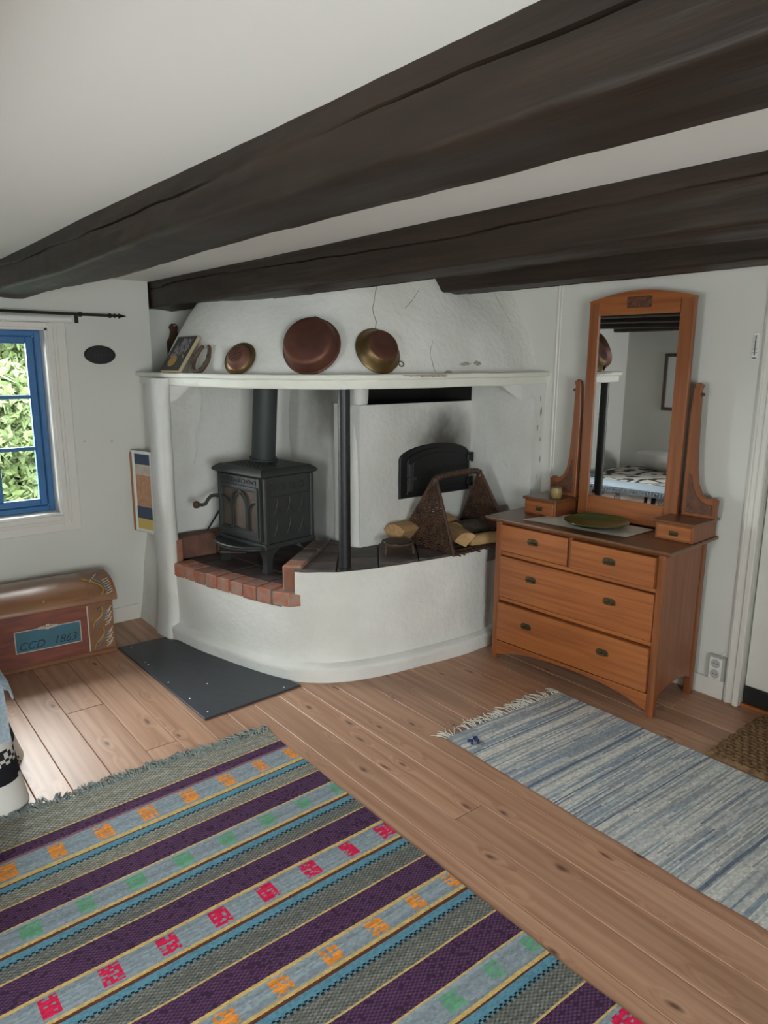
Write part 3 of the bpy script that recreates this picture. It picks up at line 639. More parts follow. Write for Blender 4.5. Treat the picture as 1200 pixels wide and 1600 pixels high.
# lid
rows = [[(sx*(.236-i)*1.0, yy, z) for sx, yy in ((-1, -.035+i), (1, -.035+i), (1, .378-i), (-1, .378-i))] for i, z in ((.028, .540), (.010, .548), (0, .556), (0, .562), (.006, .572), (.022, .584), (.034, .592))]
b = B().grid(rows, closed=True); b.f += [(3,2,1,0), tuple(range(24, 28))]; ld = b.build('top_plate', M['iron'], st, smooth=25)
b = B()
for i in range(9):
    for j in range(5): b.box(-.17+.034*i, -.145+.034*i, .02+.03*j, .04+.03*j, .590, .596, .002)
b.build('top_grille', M['iron'], ld)
# door with gothic tracery
dr = link('stove_door', None, st, 'door with arched glass')
def ring2(a, b_, y0, y1):   # rectangular frame from outer a to inner b_
    q = B()
    q.box(a[0], b_[0], y0, y1, a[2], a[3], .003); q.box(b_[1], a[1], y0, y1, a[2], a[3], .003); q.box(b_[0], b_[1], y0, y1, a[2], b_[2], .003); q.box(b_[0], b_[1], y0, y1, b_[3], a[3], .003); return q
ring2((-.195, .195, .185, .54), (-.165, .165, .235, .46), -.018, .006).build('door_frame', M['iron'], dr)
ring2((-.182, .182, .205, .49), (-.168, .168, .228, .468), -.026, -.015).build('door_moulding', M['iron'], dr)
B().box(-.166, .166, -.004, .002, .234, .462).build('door_glass', M['stoveglass'], dr)
t = B(); r = .0075
for s in (-1, 1):
    t.tube([(s*.078, -.014, .232), (s*.078, -.014, .36)]+[(s*.078*math.cos(a)*1.0, -.014, .36+.095*math.sin(a)**.9) for a in np.linspace(.15, math.pi/2-.02, 8)], r, 6)
    t.tube([(s*.078, -.014, .30)]+[(s*(.078+.088*(1-math.cos(a))), -.014, .325+.080*math.sin(a)) for a in np.linspace(.1, 1.57, 8)], r, 6)
    t.tube([(s*.062, -.012, .232), (s*.062, -.012, .355)]+[(s*.062*math.cos(a), -.012, .355+.078*math.sin(a)) for a in np.linspace(.15, math.pi/2, 7)], r*.6, 5)
t.build('tracery', M['iron'], dr, smooth=True)
b = B()
for k in range(7):
    c = -.15+.05*k; b.tube([(c+.016*math.cos(a), -.02, .515+.011*math.sin(a)) for a in np.linspace(0, 2*math.pi, 10)[:-1]], .0035, 5, closed=True)
b.build('door_ornament', M['iron'], dr, kind='stuff'); b = B()
b.tube([(-.06, -.019, .212), (-.02, -.019, .212), (0, -.019, .222), (.02, -.019, .212), (.06, -.019, .212)], .004, 5)
b.build('door_crest', M['iron'], dr)
b = B().tube([(-.205, -.02, .40), (-.222, -.032, .40), (-.236, -.045, .395), (-.246, -.06, .375), (-.250, -.075, .35), (-.258, -.09, .345), (-.272, -.105, .345)], .0105, 8).lathe([(.0, -.012), (.012, -.010), (.017, 0), (.012, .010), (0, .012)], 12, M=Matrix.Translation((-.205,-.018,.40)))
hd = b.build('door_handle', M['iron'], st, smooth=True)
B().lathe([(0, -.022), (.016, -.017), (.022, 0), (.017, .016), (.008, .022), (0, .023)], 14, M=Matrix.Translation((-.282,-.116,.345))).build('handle_knob', M['oldwood'], hd, smooth=True)
# ash lip
out = [(.2*math.cos(a), -.012-.115*math.sin(a)) for a in np.linspace(math.pi, 0, 22)]
b = B().prism(out, .138, .152, ch=.003); b.tube([(x, y, .156) for x, y in out], .008, 6); b.build('ash_lip', M['iron'], st, smooth=30)
B().tube([(.10, -.05, .115), (-.02, -.14, .112)], .004, 6).build('air_lever', M['steel'], st)
# flue pipe
a0, a1 = Vector((-.09, .235, .585)), Vector((-.02, .225, 1.20))
b = B().tube([a0, a0.lerp(a1, .5), a1], .071, 28); b.tube([a0, a0+(a1-a0).normalized()*.028], .084, 28); b.build('flue_pipe', M['pipe'], st, smooth=30)
# poker leaning in the niche behind the stove
b = B().tube([(.395,-1.54,.612), (.355,-1.30,.90), (.33,-1.045,1.185)], .006, 8).tube([(.33,-1.045,1.185), (.33,-1.02,1.21), (.332,-1.0,1.20), (.334,-1.005,1.18)], .006, 8)
b.build('poker', M['blackiron'], smooth=True, label='thin black iron poker leaning behind the stove', cat='poker')

# ================================================================== ON THE HEARTH
tv = thing('trivet', 'low three legged iron trivet on the dark hearth tiles', 'trivet', (1.47, -.90, .594))
B().tube([(.085*math.cos(a), .085*math.sin(a), .062) for a in np.linspace(0, 2*math.pi, 28)[:-1]], .007, 6, closed=True).build('ring', M['rust'], tv, smooth=True)
for k in range(3):
    a = .6+k*2.094; B().tube([(.085*math.cos(a), .085*math.sin(a), .062), (.095*math.cos(a), .095*math.sin(a), .003)], .006, 6).build('leg', M['rust'], tv)
B().lathe([(.0, .066), (.07, .066), (.078, .07)], 24, M=Matrix.Identity(4)).build('plate', M['rust'], tv)
bk = thing('log_basket', 'brown woven willow log basket with two triangular ends and wrapped handle', 'basket', (1.492, -.46, .597))
def strand(pts, r): return (pts, r)
for yy in (-.245, .245):
    sgn = 1 if yy > 0 else -1; b = B(); H = .375; hw = .228; nr = 44
    for i in range(nr):
        t = (i+.5)/nr; z = .012+H*t; w = hw*(1-t)+.012; n = max(5, int(24*(1-t))+5)
        yc = yy-sgn*.06*t
        b.tube([(-w+2*w*k/(n-1), yc+.0055*math.cos(math.pi*(k+i)), z+.003*nz((k, i, yy), 2.3)+(.006*t)) for k in range(n)], .0046*random.uniform(.8, 1.15), 4, cap=False)
    for k in range(7):
        u = -1+2*k/6; b.tube([(u*hw, yy, 0), (u*.012, yy-sgn*.06, H+.01)], .006, 5)
    e = b.build('woven_end', M['wicker'], bk, kind='stuff')
    for s in (-1, 1): B().tube([(s*(hw+.006), yy, -.002), (s*.016, yy-sgn*.06, H+.012)], .0095, 7).build('end_stake', M['wicker'], e, smooth=True)
hp = spl([(0, -.245+.055, .36), (0, -.175, .395), (0, -.12, .404), (0, 0, .412), (0, .12, .412), (0, .175, .402), (0, .245-.055, .365)], 60)
b = B().tube(hp, [.017+.0022*math.sin(k*1.9) for k in range(60)], 10); b.build('wrapped_handle', M['wicker'], bk, smooth=True)
b = B()
for i in range(26):
    y = -.24+.0192*i; b.tube([(-.238-random.uniform(0, .01), y, .006+.004*(i % 2)), (0, y, .008), (.228+random.uniform(.0, .035), y+random.uniform(-.006, .006), .008-.004*(i % 2))], .0055, 5)
for k in range(7):
    x = -.19+.063*k; b.tube([(x, -.25, .012), (x, .25, .012)], .006, 5)
b.build('woven_floor', M['wicker'], bk, kind='stuff')
def log(loc, rz, L, r, a0, a1, label, barked):
    root = thing('firewood_log', label, 'firewood', loc, rz); root['group'] = 'split logs in and by the basket'
    pts = [(0, 0)]+[(r*math.cos(a)*(1+.08*math.sin(3*a+L*9)), r*math.sin(a)) for a in np.linspace(a0, a1, 9)]
    b = B(); n = len(pts); vs = [(x+.008*nz((x, L*t, z), 9, 3), -L/2+L*t, z+.006*nz((x, L*t, z), 8, 4)*(z > .01)) for t in np.linspace(0, 1, 9) for x, z in pts]
    fs = [(i*n+k, i*n+(k+1) % n, (i+1)*n+(k+1) % n, (i+1)*n+k) for i in range(8) for k in (0, n-1)]
    B().add(vs, [f[::-1] for f in fs]).build('split_face', M['log'], root)
    B().add(vs, [(i*n+k, (i+1)*n+k, (i+1)*n+k+1, i*n+k+1) for i in range(8) for k in range(1, n-1)]).build('outer_face', M['bark'] if barked else M['log'], root, smooth=True)
    for q, f in ((vs[:n], tuple(range(n))), (vs[-n:], tuple(range(n))[::-1])):
        B().add([(x, y+.006*nz((x*3, y, z*3), 14), z) for x, y, z in q], [f]).build('cut_end', M['logend'], root)
log((1.325, -.585, .597), R_(4), .46, .125, R_(52), R_(142), 'long pale split log lying along the oven wall behind the basket', False)
log((1.545, -.505, .612), R_(-112), .26, .085, R_(25), R_(130), 'short pale split log in the basket with its rough end towards the room', False)
log((1.665, -.33, .612), R_(-14), .36, .055, R_(5), R_(120), 'thin pale split stick low in the basket near the dresser', False)
log((1.455, -.315, .612), R_(0), .22, .09, R_(10), R_(165), 'dark barked log deep in the basket by the far end', True)
# ================================================================== ON THE MANTEL SHELF
def stand(x, y, tilt, z=1.582, turn=0.0):
    k = int(np.argmin(np.hypot(Sc[:, 0]-x, Sc[:, 1]-y))); n = Vector((Sn[k][0], Sn[k][1], 0)); n = Matrix.Rotation(turn, 3, 'Z') @ n; t = Vector((-n.y, n.x, 0)); c, s = math.cos(tilt), math.sin(tilt)
    Nn = n*c+Vector((0, 0, s)); U = Vector((0, 0, c))-n*s
    z = zsh(k)+.001
    return Matrix(((t.x, U.x, Nn.x, x), (t.y, U.y, Nn.y, y), (t.z, U.z, Nn.z, z), (0, 0, 0, 1)))
def at(m, name, label, cat):
    o = thing(name, label, cat); o.matrix_world = m; return o
# large copper pan, base outwards
o = at(stand(1.44, -1.455, R_(24)), 'copper_pan', 'large round copper pan with a pouring lip leaning on the hood', 'pan')
def lip(b, r0, a0, amt):
    for i, (x, y, z) in enumerate(b.v):
        d = math.hypot(x, y-CY)
        if d > r0:
            a = math.atan2(y-CY, x); w = math.exp(-((a-a0)/.16)**2); b.v[i] = (x, y+amt*w, z)
CY = .145
T0 = Matrix.Translation((0, CY, 0))
b = B().lathe([(.0, .074), (.10, .074), (.118, .070), (.126, .060), (.134, .030), (.141, .006), (.147, .003), (.147, -.001), (.140, .0), (.13, .03), (.12, .062), (0, .068)], 48, M=T0); lip(b, .136, math.pi/2, .012)
b.build('pan_body', M['copper'], o, smooth=40)
b = B().tube([(.146*math.cos(a), CY+.146*math.sin(a)+(.012*math.exp(-((a-math.pi/2)/.16)**2)), .001) for a in np.linspace(0, 2*math.pi, 49)[:-1]], .0035, 6, closed=True); b.build('rolled_rim', M['copper'], o, smooth=True)
# brass sided bowl with hanging ring
o = at(stand(1.612, -1.125, R_(26)), 'brass_bowl', 'smaller brass basin with copper bottom and hanging ring beside the large pan', 'bowl')
CY = .122; T0 = Matrix.Translation((0, CY, 0))
B().lathe([(.078, .066), (.086, .060), (.10, .036), (.112, .014), (.124, .006), (.124, .001), (.112, .004), (.098, .03), (.08, .058)], 44, M=T0).build('bowl_side', M['brass'], o, smooth=40)
B().lathe([(0, .0655), (.05, .067), (.074, .0685), (.0805, .065)], 44, M=T0).build('bowl_bottom', M['copper'], o, smooth=40)
B().tube([(.118+.014*math.cos(a), .052+.014*math.sin(a), .004) for a in np.linspace(0, 2*math.pi, 17)[:-1]], .003, 6, closed=True).build('hanging_ring', M['rust'], o, smooth=True)
# colander
o = at(stand(1.09, -1.66, R_(28), turn=R_(12)), 'colander', 'small round copper strainer with pierced bottom on the mantel shelf', 'colander')
CY = .082; T0 = Matrix.Translation((0, CY, 0))
B().lathe([(0, .052), (.03, .051), (.046, .047), (.052, .043), (.056, .034), (.068, .014), (.075, .008), (.075, .004), (.064, .01), (.05, .036), (0, .045)], 36, M=T0)  .build('strainer_body', M['copperm'], o, smooth=40)
B().lathe([(.066, .018), (.076, .010), (.090, .008), (.092, .004), (.086, .001), (.074, .003)], 36, M=T0).build('strainer_rim', M['brass'], o, smooth=40)
b = B()
for ring, n in ((0, 1), (.012, 6), (.024, 11), (.035, 15)):
    for k in range(n):
        a = 2*math.pi*k/n+ring*40; b.lathe([(0, .0012), (.0032, .001), (.0032, -.002)], 7, M=Matrix.Translation((ring*math.cos(a), CY+ring*math.sin(a), .0524-.9*ring**2)))
b.build('strainer_holes', M['soot'], o, kind='stuff')
B().tube([(-.035, .012, .012), (-.025, .004, .018), (0, .002, .022), (.02, .006, .018), (.03, .014, .012)], .0028, 6).build('wire_handle', M['brass'], o, smooth=True)
# horseshoe
o = at(stand(.80, -1.740, R_(26)) @ Matrix.Scale(1.2, 4), 'horseshoe', 'rusty iron horseshoe standing open end up on the mantel shelf', 'horseshoe')
pts = [(.056*math.cos(a)*(1 if math.sin(a) < .3 else .92), .064+.072*math.sin(a)*(.86 if math.sin(a) < 0 else 1.0), .006) for a in np.linspace(R_(62), R_(-242), 30)]
b = B().tube(pts, [.0085+.003*math.sin(math.pi*k/29) for k in range(30)], 6); b.build('shoe_bar', M['rust'], o, smooth=30)
for k in (5, 8, 11, 18, 21, 24):
    x, y, z = pts[k]; B().box(x-.003, x+.003, y-.003, y+.003, z+.006, z+.014, .001).build('nail', M['rust'], o)
# painted picture block
o = at(stand(.56, -1.782, R_(34)), 'picture_block', 'small dark painted wooden picture leaning at the left end of the shelf', 'picture')
B().box(-.115, .115, 0, .225, 0, .020, .002).build('wood_block', M['creamedge'], o)
f = B().box(-.114, .114, .001, .224, .0195, .0215).build('painted_face', M['artdark'], o)
rg = np.random.RandomState(4); b = B(); b2 = B(); b3 = B()
for k in range(70):
    x, y, a = rg.uniform(-.08, .08), rg.uniform(.09, .20), rg.uniform(-.9, .9); l = rg.uniform(.014, .032); (b if k % 4 else b2).prism([(x-l*math.sin(a), y-l*math.cos(a)), (x+.007*math.cos(a), y-.007*math.sin(a)), (x+l*math.sin(a), y+l*math.cos(a)), (x-.007*math.cos(a), y+.007*math.sin(a))], .0215, .0222)
b.build('painted_petals', M['artlil'], f); b2.build('painted_leaves', M['leaf'], f)
b3.prism([(.045*math.cos(a)-.02, .062+.036*math.sin(a)) for a in np.linspace(0, 2*math.pi, 17)[:-1]], .0215, .0223).build('painted_pot', M['ochre'], f)
# cracks and bare patches in the hood (u along the hood, v upwards)
crack([(.585, .98), (.60, .62), (.615, .5), (.63, .0)], .0018); crack([(.74, .33), (.735, .2), (.75, .0)], .0015); crack([(.70, .85), (.685, .72), (.665, .62)], .0016); crack([(.93, .86), (.94, .74), (.96, .5)], .0012)
def patch(u, v, su, sv, seed, m='flake'):
    rg = np.random.RandomState(seed); n = 20; c = hood(u, v, .001); P = [c]
    for k in range(n):
        a = 2*math.pi*k/n; r = rg.uniform(.45, 1.1); P.append(hood(u+su*r*math.cos(a), v+sv*r*math.sin(a), .0012))
    B().add(P, [(0, 1+k, 1+(k+1) % n) for k in range(n)]).build('bare_patch', M[m], fp)
patch(.815, .11, .018, .022, 3); patch(.845, .12, .010, .03, 6); patch(.775, .03, .012, .03, 9)
rgp = np.random.RandomState(14)
for y_, z_, s_ in ((-.035, 1.36, .016), (-.06, 1.27, .012), (-.03, 1.20, .010), (-.045, 1.44, .009), (-.025, 1.08, .012), (-.05, .98, .008)):
    P = [(1.7358, y_, z_)]+[(1.7356, y_+s_*.6*rgp.uniform(.5, 1.2)*math.cos(a), z_+s_*2*rgp.uniform(.5, 1.2)*math.sin(a)) for a in np.linspace(0, 2*math.pi, 13)[:-1]]
    B().add(P, [(0, 1+k, 1+(k+1) % 12) for k in range(12)]).build('bare_patch', M['flake'], fp)
b = B(); k0 = 60
for k in range(58, 66):
    p, n = Sc[k], Sn[k]; q = p+n*.0008; z = zsh(k); h = .018*random.uniform(.3, 1)
    p2 = Sc[k+1]+Sn[k+1]*.0008; b.add([(*q, z-.003-h), (*p2, z-.003-h*.8), (*p2, z-.004), (*q, z-.004)], [(0, 1, 2, 3)])
b.build('chipped_edge', M['flake'], sh)

# ================================================================== WINDOW WALL FITTINGS
rd = thing('curtain_rod', 'black iron curtain rod with arrow finial above the blue window', 'curtain rod', (0, 0, 0))
B().tube([(.085, -3.75, 1.905), (.085, -1.93, 1.897)], .0085, 10).build('rod', M['rodblack'], rd, smooth=True)
MX = Matrix.Translation((.085, -1.93, 1.897)) @ Matrix.Rotation(R_(-90), 4, 'X')
B().lathe([(.0085, -.02), (.014, -.015), (.014, -.005), (.0085, 0), (.006, .006), (.014, .018), (.006, .03), (.005, .036), (.016, .042), (.011, .05), (0, .088)], 10, M=MX).build('arrow_finial', M['rodblack'], rd, smooth=True)
for y in (-2.105, -3.5):
    b = B().box(0, .006, y-.011, y+.011, 1.852, 1.905, .002); b.tube([(.004, y, 1.895), (.085, y, 1.889)], .006, 6); b.lathe([(.013, -.008), (.013, .008)], 12, M=Matrix.Translation((.085, y, 1.898)) @ Matrix.Rotation(R_(90), 4, 'X')); b.build('rod_bracket', M['rodblack'], rd)
bl = thing('roller_blind', 'rolled up white blind above the blue window', 'blind', (.052, 0, 1.868))
B().tube([(0, -3.46, .004), (0, -2.16, 0)], .0195, 18).build('fabric_roll', M['white'], bl, smooth=True)
B().tube([(0, -2.162, 0), (0, -2.150, 0)], .021, 18).box(-.054, .0, -2.152, -2.148, -.018, .018).build('end_bracket', M['white'], bl)
pq = thing('wall_plaque', 'dark oval cast iron plaque on the wall right of the window', 'plaque', (0, -1.987, 1.674))
EL = lambda a, c, n=36: [(a*math.cos(t), c*math.sin(t)) for t in np.linspace(0, 2*math.pi, n+1)[:-1]]
PX = Matrix(((0,0,1,0),(1,0,0,0),(0,1,0,0),(0,0,0,1)))
B().prism(EL(.091, .054), 0, .009, PX, .003).build('plate', M['ovendoor'], pq)
B().tube([(.010, y, z) for y, z in EL(.084, .048)], .003, 6, closed=True).build('rim', M['ovendoor'], pq, smooth=True)
b = B()
for y, z, w, h in ((-.03, 0, .008, .022), (-.012, .002, .01, .02), (.006, -.002, .009, .022), (.028, .002, .01, .02), (.0, .026, .03, .004), (0, -.027, .03, .004)): b.box(.008, .0115, y-w/2, y+w/2, z-h/2, z+h/2, .002)
b.build('raised_figure', M['iron'], pq)
for y, z in ((-2.115, 1.168), (-1.955, 1.158)): B().tube([(0, y, z), (.012, y, z+.002)], .003, 6).build('wall_nail', M['rust'], label='small rusty nail in the pale wall, nearer the ' + ('window' if y < -2 else 'fireplace'), cat='nail', group='nails in the window wall')
# hanging paddle in the recess
pd = thing('wooden_paddle', 'brown wooden paddle board hanging in the recess beside the hood', 'paddle board', (-.112, -1.475, 1.73))
out = [(-.045, -.12), (.045, -.12), (.048, .03), (.03, .06), (.022, .10), (.03, .125), (.012, .145), (-.012, .145), (-.03, .125), (-.022, .10), (-.03, .06), (-.048, .03)]
B().prism(out, -.006, .012, PX, .003).build('board', M['oldwood'], pd); B().tube([(-.007, 0, .128), (.03, .0, .134)], .0035, 6).build('peg', M['white'], pd)
# prints hung on the fireplace flank
def framed(a, c, z0, z1, t, mf, name, label, art):
    a, c = Vector((*a, 0)), Vector((*c, 0)); d = (c-a); w = d.length; d.normalize(); n = Vector((d.y, -d.x, 0))
    r = thing(name, label, 'picture'); r.matrix_world = Matrix(((d.x, 0, n.x, a.x), (d.y, 0, n.y, a.y), (0, 1, 0, z0), (0, 0, 0, 1))); h = z1-z0; e = .018
    fr = B(); fr.box(0, e, 0, h, 0, t, .002); fr.box(w-e, w, 0, h, 0, t, .002); fr.box(e, w-e, 0, e, 0, t, .002); fr.box(e, w-e, h-e, h, 0, t, .002); fr.build('frame', M[mf], r)
    for k, (u0, u1, v0, v1, m) in enumerate(art): B().box(e+(w-2*e)*u0, e+(w-2*e)*u1, e+(h-2*e)*v0, e+(h-2*e)*v1, .001, t*.4+.0006*k).build('print', M[m], r)
    return r
framed((.004, -1.846), (.232, -1.775), .588, 1.085, .012, 'framewood', 'framed_print', 'orange wood framed print hung by the fireplace flank, behind the white one', [(0, 1, 0, 1, 'paperc'), (.2, .8, .1, .5, 'artorg')])
framed((.066, -1.852), (.252, -1.802), .60, 1.105, .014, 'white', 'framed_print', 'white framed colourful print hung on the fireplace flank', [(0, 1, 0, 1, 'artorg'), (0, 1, .86, 1, 'navy'), (0, 1, .72, .86, 'paperc'), (0, 1, .14, .3, 'navy'), (0, 1, 0, .14, 'yellow')])

# ================================================================== PAINTED CHEST
ch = thing('painted_chest', 'red grained painted chest dated 1863 with domed lid, under the window', 'chest', (.457, -2.167, 0), R_(-3.35))
Lc, Dc = .68, .385
B().box(-Dc, 0, -Lc, 0, .022, .312, .003).build('chest_body', M['chest'], ch)
B().box(-Dc-.0, .012, -Lc-.01, .008, 0, .026, .006).build('base_moulding', M['chestlid'], ch)
arc = [(.022, 0), (.022, .012)]+[(-Dc/2+(Dc/2+.018)*math.cos(a), .012+.098*math.sin(a)) for a in np.linspace(.12, math.pi-.12, 18)]+[(-Dc-.012, .012), (-Dc-.012, 0)]
XZ = Matrix(((1,0,0,0),(0,0,1,0),(0,1,0,.318),(0,0,0,1)))
ld2 = B().prism(arc, -Lc-.012, .024, XZ).build('domed_lid', M['chestlid'], ch, smooth=30)
arc2 = [(x+(.0015 if x > -Dc/2 else -.0015), z+.0015) for x, z in arc[1:-1]]
B().grid([[(x, y, .318+z) for x, z in arc2] for y in (-.125, .0245)]).build('lid_end_band', M['chesttan'], ld2, smooth=60)
B().box(.0, .004, -.135, .0, .03, .310, .001).build('corner_panel', M['chesttan'], ch)
B().box(.0, .005, -.141, -.135, .03, .300, .001).build('painted_line', M['chestline'], ch)
def stroke(pts, r, m, parent, xo=.0045): B().tube([(xo, y, z) for y, z in pts], r, 5).build('painted_scroll', M[m], parent)
for z0 in (.04, .165):
    stroke(spl([(-.115, z0), (-.10, z0+.035), (-.07, z0+.06), (-.055, z0+.09), (-.06, z0+.12)], 12), [.004]*4+[.008]*4+[.004]*4, 'ochre', ch); stroke(spl([(-.095, z0+.01), (-.075, z0+.04), (-.05, z0+.06), (-.035, z0+.10)], 10), .005, 'greyblue', ch)
    for k in range(6):
        y, z = -.048+.005*(k % 2), z0+.004+.016*k; stroke([(y, z), (y+.020, z+.010), (y+.034, z+.030)], .0026, 'chestline', ch)
    for a in np.linspace(0, 2*math.pi, 6)[:-1]: stroke([(-.075+.009*math.cos(a), z0+.105+.009*math.sin(a)), (-.075+.011*math.cos(a), z0+.105+.011*math.sin(a))], .004, 'ink', ch)
    stroke([(-.076, z0+.105), (-.074, z0+.105)], .004, 'chestline', ch)
b = B()   # scroll on the lid end
def lidpt(a, y): return (-Dc/2+(Dc/2+.018)*math.cos(a)+.003, y, .330+.098*math.sin(a)+.003)
B().tube([lidpt(a, -.10+.06*math.sin(3.0*a)) for a in np.linspace(.25, 1.25, 12)], .005, 5).build('painted_scroll', M['ochre'], ld2)
B().tube([lidpt(a, -.07+.05*math.sin(3.0*a)) for a in np.linspace(.25, 1.15, 12)], .005, 5).build('painted_scroll', M['greyblue'], ld2)
for k in range(7): B().tube([lidpt(.25+.12*k, -.03), lidpt(.29+.12*k, -.012), lidpt(.36+.12*k, .006)], .0024, 5).build('painted_scroll', M['chestline'], ld2)
for k in range(5): B().tube([lidpt(.95+.1*k, -.10+.012*k), lidpt(1.02+.1*k, -.09+.012*k)], .0024, 5).build('painted_scroll', M['chestline'], ld2)
py0, py1, pz0, pz1 = -.512, -.178, .103, .226
bp = B().box(0, .003, py0, py1, pz0, pz1).build('blue_panel', M['chestblue'], ch)
b = B(); e = .004
for q in ((py0, py1, pz1-e, pz1), (py0, py1, pz0, pz0+e), (py0, py0+e, pz0, pz1), (py1-e, py1, pz0, pz1)): b.box(0, .0045, *q)
b.build('panel_border', M['chestline'], bp)
def text(body, size, m4, mt, parent, name, shear=.0):
    c = bpy.data.curves.new(name, 'FONT'); c.body = body; c.size = size; c.extrude = .0004; c.align_x = 'CENTER'; c.shear = shear
    o = bpy.data.objects.new(name, c); COL.objects.link(o); dg = bpy.context.evaluated_depsgraph_get(); me = bpy.data.meshes.new_from_object(o.evaluated_get(dg)); bpy.data.objects.remove(o)
    me.transform(m4); me.materials.append(mt); return link(name, me, parent)
def onfront(y, z): return Matrix(((0,0,1,.0034),(1,0,0,y),(0,1,0,z),(0,0,0,1)))
text('CCD', .060, onfront(-.435, .118), M['ink'], bp, 'painted_initials', .35); text('1863', .060, onfront(-.265, .122), M['ink'], bp, 'painted_date', .3)
b = B()
for s in (-1, 1):
    for r0, c in ((.012, .014), (.010, .03), (.007, .044)): b.tube([(.005, -.345+s*(c+r0*.8*math.cos(a)), .226+r0*.7*math.sin(a)) for a in np.linspace(0, 2*math.pi, 12)[:-1]], .0022, 5, closed=True)
b.box(0, .005, -.353, -.337, .212, .240, .002); b.build('lock_plate', M['chestline'], ch)
B().tube([(.004, -.345, .228), (.007, -.345, .228)], .004, 8).build('keyhole', M['black'], ch); B().lathe([(0, .006), (.005, .004), (.006, 0)], 10, M=Matrix.Translation((.012, -.355, .372)) @ Matrix.Rotation(R_(70), 4, 'Y')).build('lid_stud', M['steel'], ld2)

# ================================================================== OAK DRESSER WITH MIRROR
DA = R_(3.4)
ds = thing('mirror_dresser', 'golden oak chest of drawers with tall swing mirror and little side drawers', 'dresser', (1.861, -.524, 0), DA)
ZT = .822
for x in (0, .932):
    for y in (0, .388): B().box(x, x+.036, y, y+.036, 0, ZT-.024, .003).build('leg', M['dressv'], ds)
for x in (.006, .946):
    out = [(.03, .075), (.06, .10), (.10, .118), (.16, .128), (.27, .128), (.33, .118), (.37, .10), (.395, .075), (.395, ZT-.024), (.03, ZT-.024)]
    B().prism(out, x, x+.016, PX).build('side_panel', M['dressv'], ds)
B().box(.02, .95, .03, .40, .14, ZT-.03).build('carcass', M['oldwood'], ds)
for z0, z1 in ((.612, .634), (.351, .373), (.788, ZT-.024), (.108, .119)): B().box(.034, .934, .007, .03, z0, z1, .003).build('rail', M['dress'], ds)
B().box(.461, .483, .004, .03, .634, .788, .002).build('divider', M['dressv'], ds)
ap = [(.034, .118), (.034, .035), (.07, .045), (.14, .068), (.25, .088), (.38, .098), (.484, .101), (.59, .098), (.72, .088), (.83, .068), (.90, .045), (.934, .035), (.934, .118)]
B().prism(ap[::-1], -.004, .016, Matrix(((1,0,0,0),(0,0,-1,.012),(0,1,0,0),(0,0,0,1)))).build('apron', M['dress'], ds)
rows = [[(-.055+i, -.03+i, z), (1.005-i, -.03+i, z), (1.005-i, .455, z), (-.055+i, .455, z)] for i, z in ((.022, ZT-.026), (.012, ZT-.020), (.004, ZT-.016), (0, ZT-.008), (.002, ZT-.002), (.004, ZT))]
b = B().grid(rows, closed=True); b.f += [(3,2,1,0), tuple(range(20, 24))]; b.build('top_board', M['dresstop'], ds, smooth=20)
def pull(x, z, y, parent, s=1.0):
    o = link('drawer_pull', None, parent); o.location = (x, y, z)
    out = [(-.036, -.004), (-.031, -.014), (.031, -.014), (.036, -.004), (.031, .010), (.019, .017), (-.019, .017), (-.031, .010)]
    FR = Matrix(((s,0,0,0),(0,0,-1,0),(0,s,0,0),(0,0,0,1)))
    B().prism(out, 0, .003, FR, .001).build('backplate', M['pull'], o)
    rows = [[(s*x_, -yy, s*zz) for x_ in np.linspace(-.021, .021, 7)] for yy, zz in ((.003, -.001), (.011, -.003), (.014, -.007), (.012, -.013), (.008, -.0155))]
    B().grid(rows).build('bail', M['pull'], o, smooth=True)
    B().prism([(.0035*math.cos(a), .008+.006*math.sin(a)) for a in np.linspace(0, 2*math.pi, 9)[:-1]], .003, .0036, FR).build('keyhole', M['black'], o)
def drawer(x0, x1, z0, z1, yo, pulls):
    d = link('drawer', None, ds); B().box(x0, x1, yo-.006, .36, z0, z1, .003).build('drawer_front', M['dress'], d)
    for x, z in pulls: pull(x, z, yo-.006, d)
drawer(.038, .457, .639, .783, .002, [(.248, .722)])
drawer(.487, .930, .639, .783, -.014, [(.701, .719)])
drawer(.038, .930, .378, .607, .002, [(.247, .517), (.708, .517)])
drawer(.038, .930, .126, .345, -.008, [(.238, .256), (.696, .255)])
# side drawer boxes on the top
for x0, x1 in ((.03, .243), (.800, 1.0)):
    q = link('glove_drawer', None, ds); B().box(x0+.006, x1-.006, .20, .445, ZT, .902, .003).build('box_body', M['dressv'], q)
    B().box(x0-.004, x1+.004, .188, .45, .902, .917, .004).build('box_lid', M['dresstop'], q)
    B().box(x0+.018, x1-.018, .195, .21, ZT+.01, .894, .002).build('drawer_front', M['dress'], q)
    o = link('knob_plate', None, q); o.location = ((x0+x1)/2, .195, .858)
    B().box(-.022, .022, -.003, 0, -.011, .011, .002).tube([(-.014, -.006, -.002), (.014, -.006, -.002)], .004, 6).build('small_pull', M['pull'], o)
